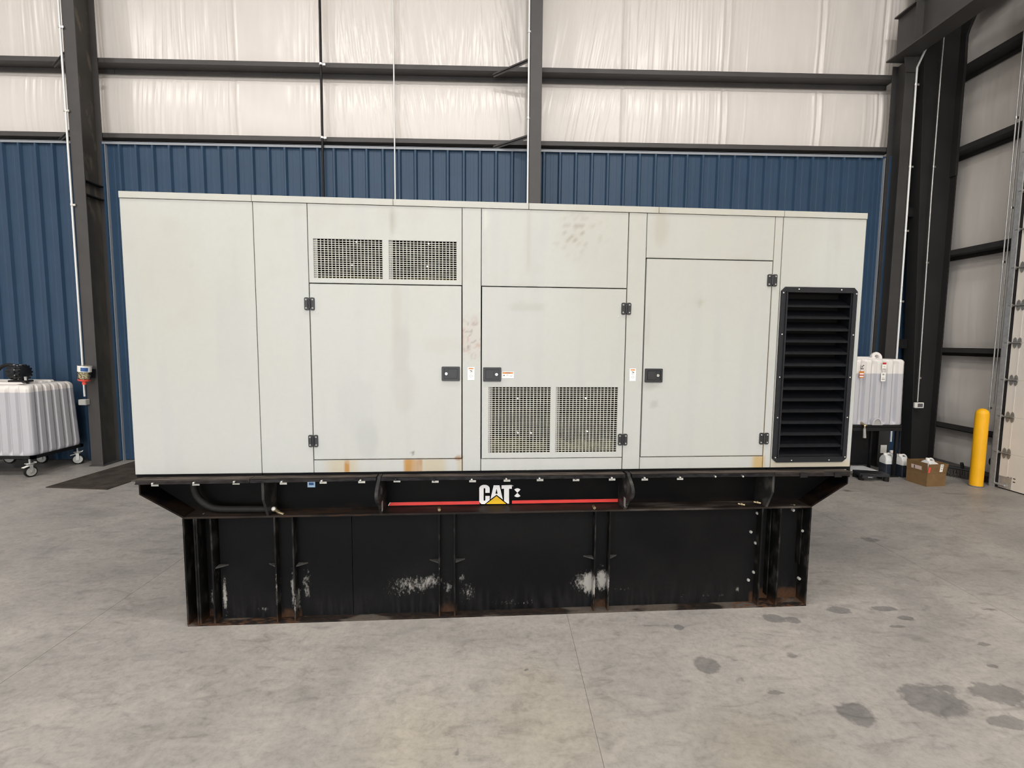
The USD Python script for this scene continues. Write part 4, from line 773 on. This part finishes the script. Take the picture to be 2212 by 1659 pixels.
# ================================================================== things standing around
# left: ribbed fluid tank on casters with a pump on top
def ribbed_tank(W, D, Hh, nx, ny, amp, front_flat=None, bevel=.05, taper=.04, period_phase=0.5, sump=True, vw=.10):
    """Rounded box with vertical corrugations that fade at top and bottom; origin at the bottom centre."""
    n = 72; N = []
    per = []; k = 0
    nxs, nys = 15 * nx, 15 * ny
    for side, (cnt, half, other) in enumerate(((nx, W / 2, D / 2), (ny, D / 2, W / 2), (nx, W / 2, D / 2), (ny, D / 2, W / 2))):
        u = np.linspace(-1, 1, 15 * cnt, endpoint=False)
        for a in u:
            ph = (a + 1) / 2 * cnt
            fr = ph % 1.0; wv = ss(vw, vw + .09, fr) * ss(1 - vw, 1 - vw - .09, fr)          # raised ribs, narrow valleys
            edge = ss(0, .1, 1 - abs(a))
            per.append((side, a, wv * 1.0 - 1.0 if True else 0, half, other))
    Zs = np.concatenate([[0], np.linspace(.006, bevel, 6), np.linspace(bevel, Hh - bevel, 24)[1:-1], Hh - bevel + bevel * np.sin(np.linspace(0, np.pi / 2, 9))])
    V = []
    for z in Zs:
        tb_ = np.clip((Hh - z) / bevel, 0, 1); inset = bevel * (1 - math.sqrt(max(0, 1 - (1 - tb_) ** 2))) * .8
        bb = np.clip(z / bevel, 0, 1); inset += .25 * bevel * (1 - math.sqrt(max(0, 1 - (1 - bb) ** 2)))
        inset += taper * (z / Hh) * 0.5
        fade = ss(0, .06, z) * ss(Hh + .02, Hh - .08, z)
        for side, a, wv, half, other in per:
            h2, o2 = half - inset, other - inset; r = .05
            x = a * h2; y = -o2 - wv * amp * 0 + (-wv) * amp * fade * ss(1.0, .90, abs(a))
            # rounded vertical corners
            over = abs(x) - (h2 - r)
            if over > 0: y += r - math.sqrt(max(r * r - over * over, 0))
            p = (x, y)
            for _ in range(side): p = (-p[1], p[0])
            V.append((p[0], p[1], z))
    m = len(per); Fc = []
    for i in range(len(Zs) - 1):
        for j in range(m):
            a0, b0 = i * m + j, i * m + (j + 1) % m; Fc += [[a0, b0, b0 + m], [a0, b0 + m, a0 + m]]
    V += [(0, 0, 0), (0, 0, Zs[-1])]; c0, c1 = len(V) - 2, len(V) - 1
    for j in range(m): Fc += [[c0, (j + 1) % m, j], [c1, (len(Zs) - 1) * m + j, (len(Zs) - 1) * m + (j + 1) % m]]
    return trimesh.Trimesh(np.array(V), np.array(Fc), process=False)
t = thing('fluid_tank', 'white ribbed plastic tank on a wheeled dolly against the blue wall', 'tank', (-6.03, 6.16, 0))
tm = ribbed_tank(1.20, .70, .83, 10, 6, .030, bevel=.06, taper=.05); tm.apply_translation([0, 0, .255])
obj('tank_shell', tm, M['poly_left'], t, smooth=50)
for y in (-.2, -.08, .05, .17): obj('top_rib', B(-.32, .40, y, y + .075, 1.07, 1.108, .015), M['poly_left'], t)
obj('fill_neck', lathe((-.37, -.16, 1.06), (-.37, -.16, 2), [(0, 0), (.10, 0), (.075, .05), (.07, .06), (0, .06)], 24), M['poly_left'], t, smooth=40)
obj('fill_cap', lathe((-.37, -.16, 1.115), (-.37, -.16, 2), [(0, 0), (.075, 0), (.075, .012), (.05, .028), (0, .028)], 24), M['rubber'], t, smooth=40)
arc_ = Point(.06, .0).buffer(.085, quad_segs=12).intersection(sbox(-1, 0, 1, 1)).union(sbox(-.025, -.06, .145, .0)); arc_ = arc_.difference(Point(.06, 0).buffer(.065, quad_segs=12))
obj('sump_rim', ex(Polygon([(x - .06 + .02, z + .30) for x, z in [(-.10, -.045)] + [(.11 * math.cos(a) * 1.0, .12 * math.sin(a)) for a in np.linspace(math.pi, 0, 16)] + [(.12, -.045)]]).difference(Polygon([(x - .06 + .02, z + .30) for x, z in [(.085 * math.cos(a), .10 * math.sin(a)) for a in np.linspace(math.pi, 0, 16)] + [(.085, -.05), (-.085, -.05)]])), 'xz', -.372, -.335), M['poly_left'], t, smooth=40)
obj('dolly_frame', cat_([B(-.61, .61, -.35, -.31, .225, .262), B(-.61, .61, .31, .35, .225, .262), B(-.61, -.57, -.35, .35, .225, .262), B(.57, .61, -.35, .35, .225, .262), B(-.02, .02, -.35, .35, .225, .25)]), M['black_plain'], t)
def caster(x, y, ang, brake=True):
    w = lathe((0, -.016, 0), (0, 1, 0), [(0, 0), (.052, 0), (.052, .004), (.034, .006), (.034, .026), (.052, .028), (.052, .032), (0, .032)], 28)
    ty = lathe((0, -.018, 0), (0, 1, 0), [(.050, 0), (.061, .003), (.064, .010), (.064, .026), (.061, .033), (.050, .036)], 32)
    fk = cat_([B(-.016, .016, -.028, -.024, -.01, .085), B(-.016, .016, .024, .028, -.01, .085), B(-.03, .03, -.03, .03, .080, .088, .003), C((.0, 0, .088), (.0, 0, .165), .012, 12), C((-.0, -.034, 0), (0, .034, 0), .007, 10)])
    br = cat_([rot(B(-.075, -.01, -.022, .022, .062, .070, .002), [0, 1, 0], -14, (-.04, 0, .066)), B(-.04, .05, -.03, .03, .095, .099, .001), C((.05, -.02, .105), (.05, .02, .105), .006, 8)])
    T = trimesh.transformations.rotation_matrix(math.radians(ang), [0, 0, 1]); T[:3, 3] = [x, y, .064]
    for nm, m, mt in (('caster_wheel', w, M['grey_box']), ('caster_tire', ty, M['rubber']), ('caster_fork', fk, M['galv'])) + ((('caster_brake', br, M['label_white']),) if brake else ()):
        m = m.copy(); m.apply_transform(T); obj(nm, m, mt, t, smooth=40)
caster(.515, -.294, 70); caster(.555, .32, 30); caster(.06, .36, 15, False); caster(-.34, .35, 15, False); caster(-.5, -.29, 60)
# pump on the tank
t = thing('pump', 'black electric transfer pump on top of the left white tank', 'pump', (-5.70, 6.03, 1.108))
obj('pump_housing', cat_([lathe((-.10, 0, .115), (1, 0, .115), [(0, 0), (.075, 0), (.085, .012), (.085, .07), (.094, .075), (.096, .085), (.096, .115), (.082, .12), (.078, .165), (.05, .18), (0, .18)], 28)] + [C((-.085, .083 * math.cos(a), .115 + .083 * math.sin(a)), (.065, .083 * math.cos(a), .115 + .083 * math.sin(a)), .011, 8) for a in np.linspace(0, 2 * math.pi, 14)[:-1]]), M['louver'], t, smooth=35)
obj('pump_base', cat_([B(-.10, .10, -.06, .06, 0, .022, .006), B(-.05, .05, -.04, .04, .02, .06)]), M['black_plain'], t)
for k in range(9):
    a = k / 9 * 2 * math.pi; obj('pump_bolt', C((.01, .088 * math.cos(a), .115 + .088 * math.sin(a)), (.022, .088 * math.cos(a), .115 + .088 * math.sin(a)), .009, 8), M['zinc'], t)
obj('pump_outlet', cat_([C((.085, -.03, .02), (.085, -.03, .065), .014, 12), C((-.04, -.02, .19), (-.04, -.02, .206), .016, 12), C((.03, -.02, .19), (.03, -.02, .206), .014, 12)]), M['galv'], t)
hz = np.array([(-.05, 0, .185), (-.13, -.02, .20), (-.20, -.03, .165), (-.245, -.03, .10), (-.26, -.03, .02), (-.30, -.04, -.02 + .03), (-.5, -.05, .03)])
cs = CubicSpline(np.arange(len(hz)), hz)(np.linspace(0, len(hz) - 1, 40)); obj('pump_hose', tube(cs, .020, 14), M['rubber'], t, smooth=60)
# earplug dispenser on the left column
t = thing('earplug_dispenser', 'tilted clear earplug dispenser with a red spout on the left column', 'dispenser', (-5.140, 6.245, 1.095), rot=(0, 6, 0)); UsdGeom.Xformable(t).AddScaleOp().Set(Gf.Vec3f(.86, .86, .93))
obj('canister', cat_([lathe((0, 0, .0), (0, 0, 1), [(.072, .03), (.078, .04), (.082, .20), (.080, .215), (.0, .218)], 28)]), M['clear'], t, smooth=40)
obj('funnel', lathe((0, 0, 0), (0, 0, 1), [(.025, 0), (.07, .012), (.076, .032), (.070, .036), (.02, .014)], 28), M['red_plastic'], t, smooth=40)
obj('spout', C((.02, -.02, -.035), (.02, -.02, .012), .024, 16, .028), M['red_plastic'], t)
obj('front_label', cat_([lathe((0, 0, .135), (0, 0, 1), [(.0815, 0), (.0835, .08), (.0825, .08), (.0805, 0)], 40)]), M['label_white'], t, smooth=40)
th_ = np.linspace(-1.45, -.45, 10); arcp = [(.0848 * math.cos(a), .0848 * math.sin(a)) for a in th_]
obj('label_patch', ex(Polygon(arcp + [(.083 * math.cos(a), .083 * math.sin(a)) for a in th_[::-1]]), 'xy', .145, .195), M['label_blue'], t)
pl = []
for k in range(420):
    r, a, z = .068 * math.sqrt(random.random()), random.random() * 2 * math.pi, .04 + .165 * random.random(); r = max(r, .045)
    pl.append(sphere((r * math.cos(a), r * math.sin(a), z), .0085, 0, (1, 1, 1)))
obj('earplug_fill', cat_(pl), M['plug'], t, kind='stuff')
obj('mount', cat_([B(.02, .06, .07, .122, .05, .17), C((.078, -.01, .12), (.098, -.02, .12), .014, 12)]), M['black_plain'], t)
# floor mat
a = np.array([-4.963, 5.433]); ang = math.atan2(-.071, .72)
t = thing('floor_mat', 'dark brown rubber floor mat lying behind the left end of the generator', 'mat', (a[0], a[1], 0), math.degrees(ang))
obj('mat_body', B(0, .724, 0, 1.19, .0, .009, .003), M['mat'], t)

# right: translucent ribbed tank on a black stand
t = thing('fluid_tank', 'white ribbed plastic tank with warning labels on a black stand at the right', 'tank', (4.62, 6.15, 0))
tm = ribbed_tank(.68, .46, .81, 5, 3, .042, bevel=.045, taper=.02, vw=.17); tm.apply_translation([0, 0, .652]); obj('tank_shell', tm, M['poly_right'], t, smooth=50)
obj('fill_cap', cat_([lathe((.0, -.02, 1.44), (0, -.02, 2), [(0, 0), (.15, 0), (.13, .03), (.09, .035), (0, .035)], 24), rot(lathe((.02, -.12, 1.48), (.02, -1, 1.8), [(.028, -.02), (.062, -.02), (.066, 0), (.062, .022), (.028, .022), (.024, 0), (.028, -.02)], 24), [0, 0, 1], 0)]), M['poly_right'], t, smooth=40)
obj('top_rib', cat_([B(-.30, .0, -.15, -.10, 1.45, 1.478, .01), B(-.22, .16, .0, .06, 1.45, 1.485, .01)]), M['poly_right'], t)
hs = Polygon([(.046 * math.cos(a) - .01, .66 + .046 * math.sin(a) * 1.5) for a in np.linspace(0, math.pi, 18)])
obj('sump_arch', ex(hs.buffer(.018).difference(hs).intersection(sbox(-1, .658, 1, 2)), 'xz', -.262, -.22), M['poly_right'], t, smooth=40); obj('sump_recess', ex(hs, 'xz', -.254, -.22), M['label_grey'], t)
yl = -.2465
for nm, x0, x1, z0, z1, mt in (('warning_label', .0, .052, 1.335, 1.425, 'label_white'), ('warning_label', -.004, .052, 1.195, 1.30, 'label_white'), ('hazard_label', -.272, -.218, 1.232, 1.315, 'label_orange')):
    lb = obj(nm, B(x0, x1, yl - .010, yl - .008, z0, z1), M[mt], t)
    if mt == 'label_orange':
        obj('label_band', cat_([B(x0 + .004, x1 - .004, yl - .0112, yl - .0098, z0 + .012, z0 + .028), B(x0 + .004, x1 - .004, yl - .0112, yl - .0098, z0 + .042, z0 + .06)]), M['label_white'], lb); obj('label_band', B(x0 + .003, x1 - .003, yl - .0112, yl - .0098, z0 + .029, z0 + .041), M['label_red'], lb)
    elif z0 > 1.3: obj('label_band', B(x0 + .003, x1 - .003, yl - .0112, yl - .0098, z1 - .025, z1 - .003), M['label_red'], lb); obj('label_print', cat_([B(x0 + .006, x1 - .006, yl - .0112, yl - .0098, z0 + .002, z0 + .014), B(x0 + .02, x1 - .015, yl - .0112, yl - .0098, z0 + .032, z0 + .04)]), M['label_grey'], lb)
    else: obj('label_print', cat_([rot(B(x0 + .018, x0 + .023, yl - .0112, yl - .0098, z1 - .034, z1 - .012), [0, 1, 0], s, (x0 + .0205 + dx, 0, z1 - .023)) for s, dx in ((0, 0),)] + [B(x0 + .018, x0 + .024, yl - .0112, yl - .0098, z1 - .034, z1 - .014), B(x0 + .034, x0 + .040, yl - .0112, yl - .0098, z1 - .034, z1 - .014), B(x0 + .022, x0 + .036, yl - .0112, yl - .0098, z1 - .026, z1 - .019), B(x0 + .008, x1 - .008, yl - .0112, yl - .0098, z0 + .018, z0 + .032), B(x0 + .012, x1 - .014, yl - .0112, yl - .0098, z0 + .045, z0 + .05)]), M['label_grey'], lb)
obj('label_print', cat_([B(-.262, -.258, yl - .010, yl - .008, 1.345, 1.39), B(-.250, -.234, yl - .010, yl - .008, 1.36, 1.374), B(-.26, -.225, yl - .010, yl - .008, 1.338, 1.35), B(-.240, -.222, yl - .010, yl - .008, 1.378, 1.39)]), M['label_black'], t)
obj('spigot', cat_([C((-.18, -.25, .664), (-.18, -.22, .68), .015, 12), C((-.17, -.27, .655), (-.155, -.24, .645), .010, 10), C((-.19, -.262, .668), (-.14, -.262, .655), .008, 8), C((-.166, -.262, .648), (-.166, -.262, .612), .011, 10)]), M['brass'], t); obj('drain_tube', C((-.166, -.262, .615), (-.158, -.262, .50), .014, 12, .018), M['label_grey'], t)
obj('stand_top', cat_([B(-.34, .32, -.235, .22, .625, .655), B(-.34, .32, -.235, -.215, .58, .63)]), M['black_plain'], t)
for x, y in ((.275, -.215), (-.30, -.215), (.275, .20), (-.30, .20)): obj('stand_leg', B(x - .014, x + .014, y - .014, y + .014, 0, .63), M['black_plain'], t)
obj('stand_foot', B(.22, .33, -.23, -.20, 0, .02), M['black_plain'], t)
obj('stand_brace', B(-.312, -.288, -.215, .20, .03, .055), M['black_plain'], t)
obj('stand_back', B(-.33, .30, .205, .215, .05, .63), M['black_plain'], t)
obj('stand_bolt', C((.275, -.232, .60), (.275, -.226, .60), .009, 10), M['zinc'], t)
# drip trays in front of the stand
t = thing('drip_tray', 'white plastic tray lying on the floor under the right tank', 'tray', (4.58, 6.16, 0), 0)
obj('tray_body', cat_([B(-.14, .22, -.16, .16, .0, .05, .02), B(-.10, .18, -.12, .12, .045, .055, .004)]), M['jug_white'], t)
t = thing('platform_scale', 'flat black platform with feet on the floor right of the generator', 'platform', (4.50, 5.84, 0), -12)
obj('deck', B(-.13, .20, -.09, .10, .05, .085, .006), M['black_plastic'], t)
obj('deck', B(-.12, .02, -.13, -.10, .035, .075, .004), M['black_plastic'], t)
for x, y in ((-.10, -.06), (.17, -.06), (-.10, .08), (.17, .08)): obj('foot', C((x, y, 0), (x, y, .052), .03, 12), M['rubber'], t)
obj('emblem', B(-.06, -.01, -.1325, -.1295, .050, .058), M['label_grey'], t)
# jugs
def jug(t, W=.125, D=.15, Hb=.19, fluid=True, lvl=.15):
    def body(z0, z1, g=0):
        r = .02; P = rrect(-W / 2 + g, -D / 2 + g, W / 2 - g, D / 2 - g, r); return ex(P, 'xy', z0, z1)
    low = [body(0.0, .012, .004), body(.010, lvl)]
    for z in (.045, .09): low.append(body(z, z + .006, -.0015))
    obj('jug_base', cat_(low), M['jug_fluid'] if fluid else M['jug_white'], t, smooth=40)
    n = 14; secs = []
    P0 = np.array(rrect(-W / 2, -D / 2, W / 2, D / 2, .02, 4).exterior.coords)[:-1]
    rings = []
    for z, s, ox in ((lvl, 1.0, 0), (Hb, 1.0, 0), (Hb + .02, .93, 0), (Hb + .04, .75, -.008), (Hb + .055, .5, -.018), (Hb + .064, .26, -.028)):
        rings.append(np.c_[P0[:, 0] * s + ox, P0[:, 1] * s, np.full(len(P0), z)])
    m = len(P0); V = np.vstack(rings + [[(-.028, 0, Hb + .064)]]); Fc = []
    for i in range(len(rings) - 1):
        for j in range(m): a0, b0 = i * m + j, i * m + (j + 1) % m; Fc += [[a0, b0, b0 + m], [a0, b0 + m, a0 + m]]
    for j in range(m): Fc.append([len(V) - 1, (len(rings) - 1) * m + j, (len(rings) - 1) * m + (j + 1) % m])
    mm = trimesh.Trimesh(V, Fc, process=False); trimesh.repair.fix_normals(mm); obj('jug_top', mm, M['jug_white'], t, smooth=40)
    hpth = CubicSpline(np.arange(5), np.array([(-.028, 0, Hb + .055), (-.005, 0, Hb + .078), (.025, 0, Hb + .075), (.048, 0, Hb + .05), (.055, 0, Hb + .0)]))(np.linspace(0, 4, 20))
    obj('handle', tube(hpth, .012, 12), M['jug_white'], t, smooth=60)
    obj('cap', lathe((-.032, 0, Hb + .060), (-.032, 0, 2), [(0, 0), (.021, 0), (.021, .026), (.017, .029), (0, .029)], 20), M['white_tip'], t, smooth=40)
for loc, rz, lab in (((5.035, 5.985, 0), 5, 'blue fluid jug on the floor just left of the cardboard box'), ((4.898, 6.045, 0), -8, 'blue fluid jug on the floor behind the stand leg'), ((5.09, 6.20, 0), 15, 'blue fluid jug whose cap shows behind the cardboard box')):
    t = thing('jug', lab, 'jug', loc, rz, 'fluid jugs on the floor'); jug(t)
for loc, rz, lab in (((5.11, 5.675, .025), 8, 'white jug with round cap standing in the cardboard box'), ((4.998, 5.598, .005), 20, 'smaller white bottle at the left inside the cardboard box')):
    t = thing('jug', lab, 'jug', loc, rz, 'white jugs in the box')
    if loc[0] > 5.05: jug(t, .14, .15, .19, False)
    else:
        obj('bottle_body', lathe((0, 0, 0), (0, 0, 1), [(0, 0), (.045, 0), (.045, .15), (.03, .19), (.018, .20), (0, .20)], 20), M['jug_white'], t, smooth=40); obj('cap', C((0, 0, .2), (0, 0, .225), .02, 14), M['white_tip'], t)
        obj('label', lathe((0, 0, .05), (0, 0, 1), [(.0455, 0), (.0462, 0), (.0462, .08), (.0455, .08)], 24), M['label_grey'], t)
# open cardboard box
aw = math.degrees(math.atan2(.028, .246))
t = thing('cardboard_box', 'open brown cardboard box holding white jugs beside the corner column', 'box', (4.952, 5.518, 0), aw)
W, D, Hb, th = .25, .26, .150, .004
obj('box_wall', B(0, W, 0, th, 0, Hb), M['card'], t); obj('box_wall', B(0, W, D - th, D, 0, Hb), M['card'], t); obj('box_wall', B(0, th, th, D - th, 0, Hb), M['card'], t); obj('box_wall', B(W - th, W, th, D - th, 0, Hb), M['card'], t)
obj('box_bottom', B(th, W - th, th, D - th, 0, .005), M['card'], t)
obj('box_flap', rot(B(0, W, 0, .003, Hb + .001, Hb + .115), [1, 0, 0], 6, (0, 0, Hb)), M['card'], t)
obj('box_flap', rot(B(0, W, D - .003, D, Hb + .001, Hb + .115), [1, 0, 0], -4, (0, D, Hb)), M['card'], t)
obj('box_flap', rot(B(0, .003, 0, D, Hb + .001, Hb + .125), [0, 1, 0], -4, (0, 0, Hb)), M['card'], t)
obj('box_flap', rot(B(W - .003, W, 0, D, Hb + .001, Hb + .115), [0, 1, 0], 14, (W, 0, Hb)), M['card'], t)
fb = rot(B(.155, .195, -.0012, -.0002, Hb + .02, Hb + .112), [1, 0, 0], 6, (0, 0, Hb)); obj('white_label', fb, M['label_white'], t); obj('label_print', cat_([rot(B(.165, .188, -.002, -.001, z, z + .008), [1, 0, 0], 6, (0, 0, Hb)) for z in (Hb + .095, Hb + .075, Hb + .05)]), M['label_grey'], t)
obj('red_sticker', rot(B(.004, .030, -.0012, -.0002, Hb + .012, Hb + .08), [1, 0, 0], 6, (0, 0, Hb)), M['red_plastic'], t)
fb = rot(B(-.0012, -.0002, .07, .20, Hb + .03, Hb + .075), [0, 1, 0], -4, (0, 0, Hb)); obj('hang_tag', fb, M['label_pink'], t); obj('label_print', rot(B(-.002, -.0012, .155, .165, Hb + .033, Hb + .07), [0, 1, 0], -4, (0, 0, Hb)), M['label_black'], t)
# push broom behind the bollard and rubber ring by the jamb
t = thing('push_broom', 'black push broom head resting on the floor behind the yellow bollard', 'broom', (5.70, 5.86, 0), 118)
obj('broom_block', rot(B(-.17, .17, -.03, .03, .10, .135, .008), [1, 0, 0], 20, (0, 0, .1)), M['black_plastic'], t)
br = []
for k in range(46):
    for r in (-1, 0, 1):
        x = -.165 + .33 * k / 45 + random.uniform(-.003, .003); br.append(C((x, r * .016, .105), (x * 1.12 + random.uniform(-.01, .01), r * .05 - .03, .003), .0035, 5, .0018))
obj('bristle_bundle', cat_(br), M['bristle'], t, kind='stuff')
obj('broom_socket', C((0, 0, .12), (.0, .05, .20), .018, 12), M['black_plastic'], t)
t = thing('rubber_ring', 'black rubber ring hanging on the jamb beside the door track', 'ring', (5.79, 5.60, .275), 0)
obj('ring_body', rot(lathe((0, 0, -.0), (1, 0, 0), [(.026, -.012), (.044, -.012), (.048, 0), (.044, .012), (.026, .012), (.022, 0), (.026, -.012)], 24), [0, 0, 1], -20), M['rubber'], t, smooth=50); obj('ring_hook', B(0, .02, -.006, .006, .04, .06), M['galv'], t)
